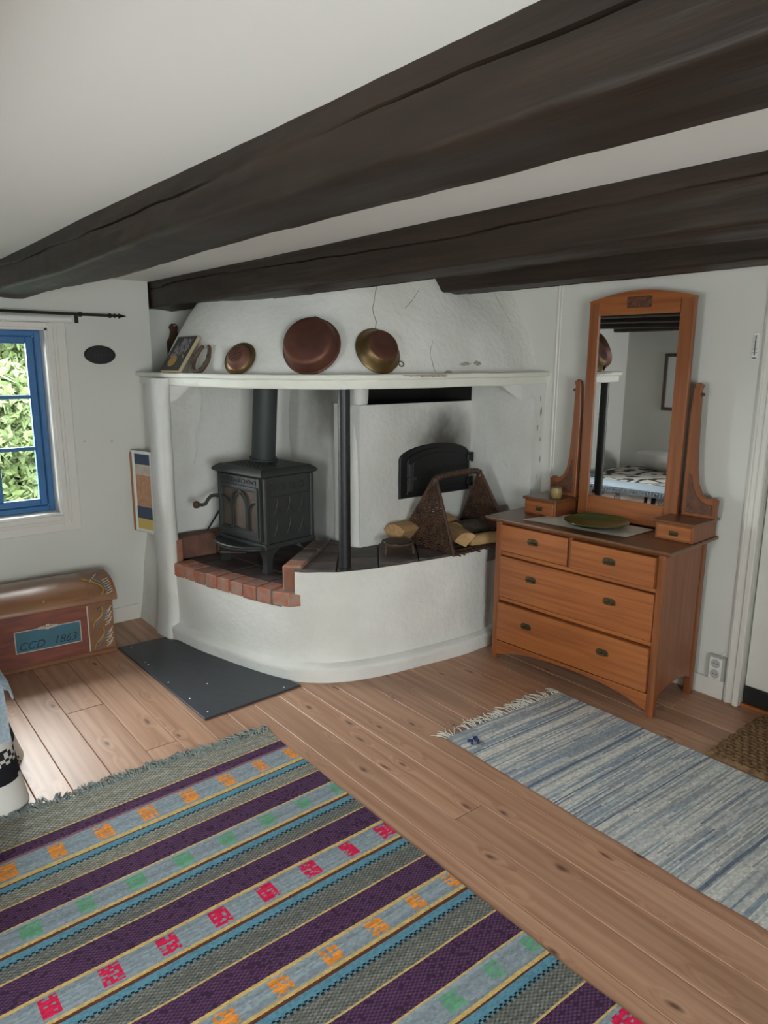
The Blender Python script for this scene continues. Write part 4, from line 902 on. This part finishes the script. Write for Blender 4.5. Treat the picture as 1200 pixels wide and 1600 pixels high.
# mirror uprights with curved brackets
def upright(s, xc):
    # outline measured from the mirror edge outwards
    out = [(0, .917), (.165, .917), (.168, 1.005), (.150, 1.02), (.130, 1.012), (.108, 1.015), (.085, 1.035), (.066, 1.075), (.055, 1.14), (.048, 1.25), (.043, 1.40), (.040, 1.52), (.046, 1.545), (.03, 1.556), (.012, 1.55), (.006, 1.52), (0, 1.40)]
    pts = [(xc+s*x, z) for x, z in out]
    u = B().prism(pts if s < 0 else pts[::-1], 0, .028, Matrix(((1,0,0,0),(0,0,-1,.40),(0,1,0,0),(0,0,0,1))), .003); u = u.build('mirror_upright', M['dressv'], ds)
    cp = [(.02, .935), (.148, .935), (.148, .985), (.125, .985), (.095, .995), (.07, 1.02), (.05, 1.06), (.035, 1.12), (.022, 1.12)]
    cp = [(xc+s*x, z) for x, z in cp]
    B().prism(cp if s < 0 else cp[::-1], .027, .032, Matrix(((1,0,0,0),(0,0,-1,.40),(0,1,0,0),(0,0,0,1))), .002).build('carved_panel', M['carve'], u)
    B().lathe([(0, .012), (.007, .009), (.009, 0), (.004, -.01)], 10, M=Matrix.Translation((xc+s*.046, .385, 1.50)) @ Matrix.Rotation(s*R_(90), 4, 'Y')).build('swivel_knob', M['oldwood'], u, smooth=True)
upright(-1, .245); upright(1, .845)
mf = link('mirror_frame', None, ds); mf.matrix_local = Matrix.Translation((.547, .372, 0)) @ Matrix.Rotation(R_(-.9), 4, 'Z') @ Matrix.Translation((-.547, -.352, 0)); FX = Matrix(((1,0,0,0),(0,0,-1,.372),(0,1,0,0),(0,0,0,1)))
x0, x1, i0, i1 = .266, .828, .326, .757; zb0, zb1, zt0 = .830, .945, 1.880
B().box(x0, i0, .344, .372, zb0, 1.95, .004).build('stile', M['dressv'], mf); B().box(i1, x1, .344, .372, zb0, 1.95, .004).build('stile', M['dressv'], mf)
B().box(i0, i1, .344, .372, zb0, zb1, .004).build('bottom_rail', M['dress'], mf)
tp = [(x0, 1.945)]+[(i0, 1.945), (i0, zt0), (i1, zt0), (i1, 1.945), (x1, 1.945)]+[(x1-(x1-x0)*t, 1.953+.042*math.sin(math.pi*t)) for t in np.linspace(0, 1, 13)]
B().prism(tp, 0, .029, FX).build('arched_crest', M['dress'], mf)
B().box(.480, .612, .340, .345, 1.912, 1.965, .003).build('carved_rosette', M['carve'], mf)
B().box(i0-.005, i1+.005, .352, .356, zb1-.005, zt0+.005).build('mirror_glass', M['mirror'], mf)
B().box(x0+.01, x1-.01, .366, .374, zb0+.01, 1.94).build('back_board', M['oldwood'], mf)
# things on the dresser
DM = Matrix.Translation((1.861, -.524, 0)) @ Matrix.Rotation(DA, 4, 'Z')
c = [(.150, .03), (.72, .085), (.735, .335), (.22, .335)]; rows = []
for v in np.linspace(0, 1, 20):
    r = []
    for u in np.linspace(0, 1, 36):
        x = (c[0][0]*(1-u)+c[1][0]*u)*(1-v)+(c[3][0]*(1-u)+c[2][0]*u)*v; y = (c[0][1]*(1-u)+c[1][1]*u)*(1-v)+(c[3][1]*(1-u)+c[2][1]*u)*v
        r.append(tuple(DM @ Vector((x, y+.004*nz((x, v, 0), 14)*(v < .1), ZT+.0022+.0012*(nz((x, y, 0), 22)+1)))))
    rows.append(r)
b = B().grid(rows); low_ = [[(q[0], q[1], q[2]-.0015) for q in r] for r in rows]; b.grid(low_, flip=True)
b.build('table_runner', M['linen'], smooth='all', label='cream linen runner lying on the oak dresser top', cat='runner')
pl_ = thing('ceramic_plate', 'large shallow green glazed plate on the linen runner', 'plate', tuple(DM @ Vector((.505, .172, ZT+.0052))))
B().lathe([(0, .010), (.07, .011), (.11, .016), (.155, .030), (.160, .033), (.161, .030)], 56).build('glazed_inside', M['greenglaze'], pl_, smooth=60)
B().lathe([(.161, .030), (.147, .020), (.105, .006), (.075, .004), (.07, 0), (0, 0)], 56).build('dark_underside', M['greendark'], pl_, smooth=60)
cp_ = thing('stoneware_cup', 'small ochre stoneware cup on the left glove drawer', 'cup', tuple(DM @ Vector((.195, .265, .918))))
B().lathe([(0, 0), (.022, 0), (.026, .004), (.030, .02), (.030, .04), (.027, .055), (.028, .060), (.025, .060), (.024, .05), (.026, .03), (.02, .008), (0, .006)], 24).build('cup_body', M['cup'], cp_, smooth=40)
b = B().tube([(-.029, 0, .048), (-.039, 0, .044), (-.041, 0, .032), (-.037, 0, .02), (-.029, 0, .016)], .0035, 6); b.build('cup_handle', M['cup'], cp_, smooth=True)

# ================================================================== BACK WALL FITTINGS
ot = thing('wall_socket', 'grey double wall socket above the skirting beside the dresser', 'socket', (2.900, 0, .163))
rows = [[(-.040+i, y, -.062+i), (.040-i, y, -.062+i), (.040-i, y, .062-i), (-.040+i, y, .062-i)] for i, y in ((0, 0), (0, -.026), (.005, -.034), (.006, -.036))]
b = B().grid(rows, closed=True); b.f += [(0, 1, 2, 3), tuple(range(12, 16))[::-1]]; b.build('socket_box', M['grey'], ot)
B().box(-.031, .031, -.0385, -.035, -.056, .056, .002).build('face_plate', M['white'], ot)
for z in (-.027, .027):
    so = link('socket_well', None, ot); so.location = (0, -.0385, z)
    RX = Matrix.Rotation(R_(90), 4, 'X')
    B().lathe([(.023, -.0005), (.023, .0012), (.020, .0012), (.019, -.0)], 24, M=RX).build('well_ring', M['grey'], so); B().lathe([(0, .0006), (.019, .0006)], 24, M=RX).build('well_floor', M['grey'], so)
    b = B()
    for x in (-.008, .008): b.lathe([(0, .0013), (.003, .0013), (.003, 0)], 8, M=Matrix.Translation((x, 0, 0)) @ RX)
    b.build('pin_holes', M['black'], so)
B().tube([(2.915, -.012, .225), (2.918, -.010, .240), (2.936, -.006, .250), (2.940, -.004, .275), (2.940, -.004, 2.03)], .0032, 6).build('power_cable', M['white'], label='thin white cable running up beside the door casing', cat='cable')
th = thing('thermometer', 'small white thermometer strip on the wall near the door casing', 'thermometer', (2.909, 0, 1.722))
B().box(-.014, .014, -.006, 0, -.06, .06, .002).build('scale_plate', M['white'], th)
B().tube([(0, -.008, -.036), (0, -.008, .048)], .002, 6).lathe([(0, -.004), (.004, 0), (0, .004)], 8, M=Matrix.Translation((0, -.008, -.038))).build('glass_tube', M['black'], th)
b = B()
for k in range(13): b.box(-.011, -.004 if k % 3 else -.002, -.0066, -.0058, -.028+.006*k, -.0268+.006*k); b.box(.004, .011 if k % 3 == 0 else .009, -.0066, -.0058, -.028+.006*k, -.0268+.006*k)
b.box(-.009, .009, -.0066, -.0058, -.054, -.050); b.build('scale_marks', M['black'], th)

# ================================================================== FLOOR COVERINGS
sp = [(.437, -2.146), (1.535, -2.12), (1.507, -1.575)]
edge = [(p[0]+n[0]*.040, p[1]+n[1]*.040) for p, n in zip(Wc[:75:3], Wn[:75:3])]
edge = [q for q in edge if .52 < q[0] < 1.47 and q[1] < -1.56]
sp = sp+edge[::-1]+[(.515, -1.862), (.448, -1.866)]
sl = thing('slate_floor_plate', 'dark slate grey hearth plate on the floor in front of the fireplace', 'floor plate', (0, 0, 0))
B().prism(sp, .0008, .0095, ch=.002).build('plate', M['slate'], sl)
for x, y in ((.49, -2.09), (.74, -2.10), (.78, -2.10), (1.06, -2.10), (1.30, -2.09), (1.48, -2.08), (1.48, -1.66), (1.2, -1.95)): B().lathe([(.005, .009), (.004, .0115), (0, .012)], 8, M=Matrix.Translation((x, y, 0)), cap0=False).build('screw', M['steel'], sl)
def attr_mesh(name, V, F, cols, m, parent=None, smooth=False, **kw):
    me = bpy.data.meshes.new(name); me.vertices.add(len(V)); me.vertices.foreach_set('co', np.asarray(V, np.float32).ravel()); nF = len(F)
    me.loops.add(nF*4); me.loops.foreach_set('vertex_index', np.asarray(F, np.int32).ravel()); me.polygons.add(nF)
    me.polygons.foreach_set('loop_start', np.arange(0, nF*4, 4, dtype=np.int32)); me.update(calc_edges=True)
    if smooth: me.polygons.foreach_set('use_smooth', [True]*nF)
    a = me.attributes.new('col', 'FLOAT_COLOR', 'FACE'); a.data.foreach_set('color', np.c_[np.clip(cols, 0, 1), np.ones(nF)].astype(np.float32).ravel())
    me.materials.append(m); return link(name, me, parent, **kw)
def gridf(ni, nj):
    i, j = np.meshgrid(np.arange(ni-1), np.arange(nj-1), indexing='ij'); a = i*nj+j
    return np.stack([a, a+1, a+nj+1, a+nj], -1).reshape(-1, 4)[:, ::-1]
C = {k: np.array(v) for k, v in dict(purple=(.050, .020, .052), grey=(.135, .138, .125), lb=(.25, .30, .335), yellow=(.56, .39, .14), brown=(.11, .038, .024), blue=(.10, .235, .31), black=(.012, .012, .014), orange=(.72, .26, .045), green=(.13, .34, .20), red=(.60, .018, .075), tan=(.22, .215, .18), pink=(.22, .10, .12)).items()}
bands = [(-.06, .052, 'tan'), (.052, .058, 'yellow'), (.058, .112, 'purple'), (.112, .122, 'pink'), (.122, .126, 'yellow'), (.126, .232, 'lb:orange'), (.232, .246, 'yellow'), (.246, .256, 'brown'), (.256, .280, 'blue'), (.280, .292, 'zig'), (.292, .354, 'tan'), (.354, .362, 'yellow')]
x = .362
reps = [(.455, .550, 'green', .610, .672), (.772, .872, 'red', .932, 1.014), (1.11, 1.192, 'orange', 1.25, 1.336), (1.436, 1.522, 'green', 1.578, 1.662), (1.748, 1.84, 'red', 1.895, 1.98), (2.07, 2.16, 'orange', 2.215, 2.30), (2.39, 2.48, 'green', 2.53, 2.62), (2.70, 2.78, 'red', 2.83, 2.9)]
for p1, l1, cn, z1_, g1 in reps:
    w = z1_-l1
    bands += [(x, p1, 'purple'), (p1, p1+.008, 'yellow'), (p1+.008, l1, 'lb:'+cn), (l1, l1+.2*w, 'yellow'), (l1+.2*w, l1+.4*w, 'brown'), (l1+.4*w, l1+.78*w, 'blue'), (l1+.78*w, z1_, 'zig'), (z1_, g1-.008, 'grey'), (g1-.008, g1, 'yellow')]; x = g1
rug = thing('striped_rug', 'large purple and grey striped woven rug with orange, green and red motifs', 'rug', (0, 0, 0))
dx, dy = .0060, .0095; ni, nj = int(2.90/dx), int(1.78/dy); rg = np.random.RandomState(2)
sI = np.linspace(-.06, 2.80, ni); yJ = np.linspace(-1.94, -3.72, nj); SS, YY = np.meshgrid(sI, yJ, indexing='ij')
wob = np.array([[.010*noise.noise(Vector((s*1.4, y*2.2, 3))) + .004*noise.noise(Vector((s*5, y*5, 8))) for y in yJ] for s in sI])
edge_w = .012*np.array([noise.noise(Vector((s*3.0, 0, 1))) for s in sI])
far = np.array([.035*noise.noise(Vector((y*1.6, 4, 0)))-.075*max(0, (-1.94-y)) for y in yJ]); far = np.clip(far, -.10, .03)
XX = 1.86+SS*(1-.041*(-1.934-YY))-.046*(YY+1.934)+wob*.6; XX += np.where(SS < .05, far[None, :]*np.clip((.05-SS)/.11, 0, 1), 0)
YW = YY+edge_w[:, None]*(np.abs(YY+1.94) < .3)*(1-np.abs(YY+1.94)/.3)
ii, jj = np.meshgrid(np.arange(ni), np.arange(nj), indexing='ij')
ZZ = .0065+.0012*((ii+jj) % 2)+.0007*rg.rand(ni, nj)+.0015*np.clip(wob/.01, -1, 1)+.0008
V = np.stack([XX, YW, ZZ], -1).reshape(-1, 3); F = gridf(ni, nj)
sc_ = .5*(SS[:-1, :-1]+SS[1:, 1:]); yc_ = .5*(YY[:-1, :-1]+YY[1:, 1:]); sc_ = sc_+0
cols = np.zeros(sc_.shape+(3,)); ci, cj = ii[:-1, :-1], jj[:-1, :-1]; rv = rg.rand(*sc_.shape); rrow = rg.rand(ni-1)[:, None]
for a, c2, k in bands:
    mk = (sc_ >= a) & (sc_ < c2)
    if k == 'zig':
        col = np.where((((cj + (ci % 2)) % 2) == 0)[..., None], C['black'], C['blue']*.9)
    elif k.startswith('lb'):
        col = np.broadcast_to(C['lb'], cols.shape).copy(); mc = C[k[3:]]; m = (a+c2)/2; ph = .075+(.02 if k.endswith('red') else 0)
        u = ((-yc_-ph-.02) % .161)-.08; inm = (np.abs(u) < .028) & (np.abs(sc_-m) < (c2-a)*.38) & (rv > .08) & ~((ci % 4 == 0) & (rv < .4)) & ~((cj % 5 == 1) & (rv < .3))
        col[inm] = mc
        col *= (.78+.3*rrow)[..., None]
    else:
        col = np.broadcast_to(C[k], cols.shape).copy()
        if k == 'purple': col = np.where(((((ci+cj) % 2) == 0) & (rv > .12))[..., None], col*1.7+.012, col)
        if k in ('grey', 'tan'): col = col*(.72+.45*(.35*rv+.65*rrow))[..., None]*np.where((ci+cj) % 2 == 0, 1.35, .72)[..., None]
    cols[mk] = (col*(.84+.32*rv)[..., None])[mk]
attr_mesh('rug_weave', V, F, cols.reshape(-1, 3), M['rugattr'], rug)
b = B().box(1.90, 4.5, -3.7, -1.96, .0005, .004); b.build('rug_underside', M['fringe'], rug)
def fringe(pts, outdir, n, l0, l1, r, mt, parent, seed, spread=.5):
    rg = np.random.RandomState(seed); b = B()
    for k in range(n):
        t = rg.rand(); f = t*(len(pts)-1); i = int(min(len(pts)-2, f)); q = np.array(pts[i])*(1-(f-i))+np.array(pts[i+1])*(f-i)
        a = rg.normal(0, spread); d = np.array([outdir[0]*math.cos(a)-outdir[1]*math.sin(a), outdir[0]*math.sin(a)+outdir[1]*math.cos(a)]); l = rg.uniform(l0, l1); a2 = a+rg.normal(0, .7)
        d2 = np.array([outdir[0]*math.cos(a2)-outdir[1]*math.sin(a2), outdir[0]*math.sin(a2)+outdir[1]*math.cos(a2)]); z = rg.uniform(.003, .012)
        b.tube([(*(q-d*.01), .006), (*(q+d*l*.35), z+.004), (*(q+d*l*.6+d2*l*.15), z*.6+.002), (*(q+d*l*.6+d2*l*.4), .003)], r, 4, cap=False)
    return b.build('fringe', mt, parent, kind='stuff')
fringe([(XX[0, j]+.004, YW[0, j]) for j in range(nj)], (-1, 0), 620, .03, .085, .0028, M['fringe'], rug, 5)
# pale blue rag rug
br = thing('rag_rug', 'narrow pale blue and grey rag rug with white fringe in front of the dresser', 'rug', (0, 0, 0))
dx, dy = .0065, .013; x0, x1, ya, yb = 2.352, 4.9, -1.355, -.585; ni, nj = int((x1-x0)/dx), int((yb-ya)/dy)
xI = np.linspace(x0, x1, ni); yJ = np.linspace(ya, yb, nj); XX, YY = np.meshgrid(xI, yJ, indexing='ij'); rg = np.random.RandomState(9)
ea = .010*np.array([noise.noise(Vector((x*5, 1, 0))) for x in xI]); XX2 = XX+.008*np.array([[noise.noise(Vector((x*1.5, y*3, 2))) for y in yJ] for x in xI])+.04*(YY-ya)
w_ = (YY-ya)/(yb-ya); YY2 = YY+ea[:, None]*(1-2*w_)-.02*(XX-x0)/1.4*(1-w_)
ii, jj = np.meshgrid(np.arange(ni), np.arange(nj), indexing='ij'); ZZ = .0062+.0016*((ii+jj) % 2)+.001*rg.rand(ni, nj)
white, lg, gr, bl_, db = [np.array(q) for q in ((.62, .61, .56), (.44, .46, .455), (.25, .265, .275), (.21, .28, .355), (.065, .10, .175))]
cols = np.zeros((ni-1, nj-1, 3))
for i in range(ni-1):
    t = (xI[i]-x0); g = noise.noise(Vector((t*3.3, 7, 0))); g2 = noise.noise(Vector((t*9, 2, 4)))
    pb = max(0, .55-.35*t+.5*g2) if t < 1.2 else .12+.3*max(0, g2)
    pw = .42+.5*g; seg = 0; j = 0
    while j < nj-1:
        L_ = rg.randint(4, 30); r = rg.rand()
        c0 = bl_ if r < pb*.75 else (db if r < pb*.82 else (white if rg.rand() < pw else (lg if rg.rand() < .6 else gr)))
        cols[i, j:j+L_] = c0*.65+lg*.35; j += L_
for t, c0, w in ((.10, white, 3), (.17, db, 1), (.19, white, 4), (.215, white, 2), (.40, bl_, 3), (.47, db, 2), (.57, bl_, 2), (.60, db, 1), (.66, bl_, 1), (.78, db, 1), (1.18, db, 2), (1.32, bl_, 2), (.30, white, 2), (.52, white, 3)):
    i = int(t/dx); a_ = rg.randint(0, nj//3); cols[i:i+w, a_ if t in (.57, .66) else 0:nj] = c0*.8+lg*.2
cols *= (.82+.36*rg.rand(ni-1, nj-1))[..., None]
F = gridf(ni, nj)[:, ::-1]
attr_mesh('rug_weave', np.stack([XX2, YY2, ZZ], -1).reshape(-1, 3), F, cols.reshape(-1, 3), M['rugattr'], br)
B().box(x0+.03, x1-.02, ya+.03, yb-.03, .0005, .004).build('rug_underside', M['fringew'], br)
fringe([(XX2[0, j], YY2[0, j]) for j in range(nj)], (-1, 0), 95, .035, .085, .0024, M['fringew'], br, 8, .35)
b = B()
for x, y, r in ((2.455, -1.30, .016), (2.47, -1.275, .013), (2.448, -1.262, .012)): b.tube([(x-r, y, .012), (x, y+r*.8, .017), (x+r, y-.3*r, .013)], .006, 6)
b.build('blue_yarn_knot', mat('navy_yarn', (.018, .035, .13), .9), br, smooth=True)
# braided jute door mat
jm = thing('jute_mat', 'brown braided jute door mat at the white door', 'door mat', (3.135, -.565, 0))
nx_, ny_ = 150, 124; U, Vv = np.meshgrid(np.linspace(0, .75, nx_), np.linspace(0, .535, ny_), indexing='ij')
row = np.floor(Vv/.0268); fr = (Vv/.0268) % 1.0; prof = np.sqrt(np.clip(1-(2*fr-1)**2, 0, 1)); ph = U/.034+np.where(row % 2 == 0, fr, 1-fr)*.9+row*.37
ZZ = .006+.018*prof*(.45+.55*np.abs(np.sin(math.pi*ph))**.6)
edge_ = np.minimum(np.minimum(U, .75-U), np.minimum(Vv, .535-Vv)); ZZ *= np.clip(edge_/.012, .15, 1)
U2 = U+.006*np.sin(row*2.1)*(U < .05)
b = B(); b.grid([[tuple(q) for q in r] for r in np.stack([U2, Vv, ZZ], -1)], flip=True); b.build('braided_mat', M['jute'], jm, smooth='all')
b = B().box(.006, .744, .006, .529, .0005, .003); b.build('mat_backing', M['jute'], jm)

# ================================================================== BED (foot end at the left edge; the rest shows in the mirror)
bed = thing('bed', 'wooden double bed with its foot towards the fireplace', 'bed', (0, 0, 0))
bx0, bx1, by0, by1, bz = .17, 1.645, -4.50, -2.965, .455
B().box(bx0+.02, bx1-.02, by0+.02, by1-.02, .30, bz-.01, .05).build('mattress', M['mattress'], bed, smooth=30)
B().box(bx0+.03, bx1-.03, by0+.02, by1-.03, .22, .30, .01).build('bed_frame', M['bedwood'], bed)
for x in (bx0+.06, bx1-.06):
    for y in (by0+.06, by1-.06): B().lathe([(.03, 0), (.034, .03), (.022, .06), (.032, .12), (.03, .23)], 14, M=Matrix.Translation((x, y, 0)), cap0=True).build('leg', M['bedwood'], bed, smooth=True)
def paisley(u, v):
    x, y = u*5.2, v*5.2; w = noise.noise(Vector((x*.6, y*.6, 1.))); q = math.sin(7*(noise.noise(Vector((x, y, 4.)))+.6*w)+2.2*math.sin(x*1.1)+1.6*math.cos(y*.9))
    f = noise.noise(Vector((x*5, y*5, 9.)))
    return (.62, .58, .52) if q+.5*f < .25 else (.045, .04, .045)
def motif(u, v):       # skirt: cream cotton, black bars and checkered figures
    if .285 < v+.012*math.sin(u*17) < .345: return (.012, .012, .016)
    k = (u % .62)
    if .05 < k < .09 or .13 < k < .17: return (.012, .012, .014)
    cx, cy = (u % .155)-.078, (v % .15)-.075; r = math.hypot(cx*(1+.3*math.sin(9*v)), cy)
    blob = noise.noise(Vector((u*9, v*9, 2.)))+.25*noise.noise(Vector((u*30, v*30, 5.)))
    if blob > .16: return (.02, .02, .022) if (int(u/.012)+int(v/.012)) % 2 else (.55, .53, .5)
    if .12 < blob <= .16: return (.02, .02, .022)
    return (.64, .62, .58)
cr_ = .07; per = []
for y in np.arange(by0, by1-cr_, .012): per.append((bx1, y, 1, 0))
for a in np.linspace(0, math.pi/2, 12): per.append((bx1-cr_+cr_*math.cos(a), by1-cr_+cr_*math.sin(a), math.cos(a), math.sin(a)))
for x in np.arange(bx1-cr_, bx0+cr_, -.012): per.append((x, by1, 0, 1))
for a in np.linspace(math.pi/2, math.pi, 12): per.append((bx0+cr_+cr_*math.cos(a), by1-cr_+cr_*math.sin(a), math.cos(a), math.sin(a)))
for y in np.arange(by1-cr_, by0, -.012): per.append((bx0, y, -1, 0))
per = np.array(per); nP = len(per); arcl = np.r_[0, np.cumsum(np.hypot(np.diff(per[:, 0]), np.diff(per[:, 1])))]
vs, dn = [], np.r_[np.linspace(0, .02, 3), np.linspace(.032, bz+.005, 40)]
rows = []
for d in dn:
    fo = .006+.05*(d/bz)**1.4
    rows.append([(p[0]+p[2]*(fo*(1+.9*math.sin(arcl[k]*21+2*math.sin(arcl[k]*5)))*min(1, d/.05)+(.010 if d > .01 else .0)), p[1]+p[3]*(fo*(1+.9*math.sin(arcl[k]*21+2*math.sin(arcl[k]*5)))*min(1, d/.05)+(.010 if d > .01 else 0)), max(.004, bz+.012-.35*min(d, .02)-d)) for k, p in enumerate(per)])
V = np.array(rows).reshape(-1, 3); F = gridf(len(dn), nP)
cols = [motif(arcl[j], dn[i]) for i in range(len(dn)-1) for j in range(nP-1)]
nx_, ny_ = 80, 158; X2, Y2 = np.meshgrid(np.linspace(bx0, bx1, nx_), np.linspace(by0, by1, ny_), indexing='ij')
ZZ = bz+.012+np.array([[.006*noise.noise(Vector((x*4, y*4, 0))) for y in Y2[0]] for x in X2[:, 0]])
ed = np.minimum(np.minimum(X2-bx0, bx1-X2), by1-Y2); ZZ -= .012*np.clip(1-ed/.03, 0, 1)
rx = np.clip((X2-(bx1-cr_))/cr_, 0, 1); lx_ = np.clip(((bx0+cr_)-X2)/cr_, 0, 1); q = np.maximum(rx, lx_); Y3 = np.where(Y2 > by1-cr_, by1-cr_+(Y2-by1+cr_)*np.sqrt(np.clip(1-q**2, 0.0, 1)), Y2)
V2 = np.stack([X2, Y3, ZZ], -1).reshape(-1, 3); F2 = gridf(nx_, ny_)[:, ::-1]+len(V)
cols += [paisley(X2[i, 0], Y2[0, j]) for i in range(nx_-1) for j in range(ny_-1)]
attr_mesh('bedspread', np.r_[V, V2], np.r_[F, F2], np.array(cols), M['clothattr'], smooth=True, label='black and white patterned bedspread reaching the floor at the left edge', cat='bedspread')
bk_ = thing('blanket', 'grey blue fringed blanket folded across the foot of the bed', 'blanket', (0, 0, 0))
rows = []
prof = [(bx1+.062, .27), (bx1+.050, .34), (bx1+.038, .40), (bx1+.020, bz+.012)]+[(x, bz+.026) for x in np.linspace(bx1-.03, bx0+.03, 24)]+[(bx0-.005, bz+.020), (bx0-.03, .42), (bx0-.045, .36)]
for y in np.linspace(-3.30, by1-.03, 26): rows.append([(x, y-.02*abs((x-1.15)/.5)**6*(y > -3.0), z+.005*nz((x, y, z), 7)) for x, z in prof])
rows.append([(x, by1+.012, z-.004) for x, z in prof])
b = B().grid(rows); b.build('woven_cloth', M['blanket'], bk_, smooth='all')
b = B()
for k in range(150):
    f = 3+k/149*(len(prof)-7); i = int(min(len(prof)-2, f)); x = prof[i][0]+(prof[i+1][0]-prof[i][0])*(f-i); z = prof[i][1]+(prof[i+1][1]-prof[i][1])*(f-i)-.085
    b.tube([(x, by1+.010, z+.078), (x+.004*(k % 3-1), by1+.034, z+.066), (x, by1+.040, z+.030)], .0042, 4)
b.build('fringe', M['blanket'], bk_, kind='stuff')
# pillow
rows = []; nU, nV = 26, 20
for s in (1, -1):
    rr = [[(u*.33*(1-.05*v*v), v*.22*(1-.05*u*u), s*.085*max(0, (1-u**4)*(1-v**4))**.5) for u in np.linspace(-1, 1, nU)] for v in np.linspace(-1, 1, nV)]; rows.append(rr)
b = B().grid(rows[0]); b.grid(rows[1], flip=True)
pw_ = b.build('pillow', M['pillow'], smooth='all', label='plump white pillow at the head of the bed, seen in the mirror', cat='pillow'); pw_.location = (.72, -4.27, .565); pw_.rotation_euler = (R_(28), 0, R_(8))
# framed picture over the bed, seen in the mirror
fr = thing('framed_picture', 'pale framed picture on the wall above the bed, seen in the mirror', 'picture', (.46, YF, 1.12))
b = B(); w, h, e = .55, .62, .035
for q in ((0, e, 0, h), (w-e, w, 0, h), (e, w-e, 0, e), (e, w-e, h-e, h)): b.box(q[0], q[1], 0, .022, q[2], q[3], .004)
b.build('frame', M['rust'], fr); B().box(e, w-e, 0, .008, e, h-e).build('picture_sheet', M['white'], fr)
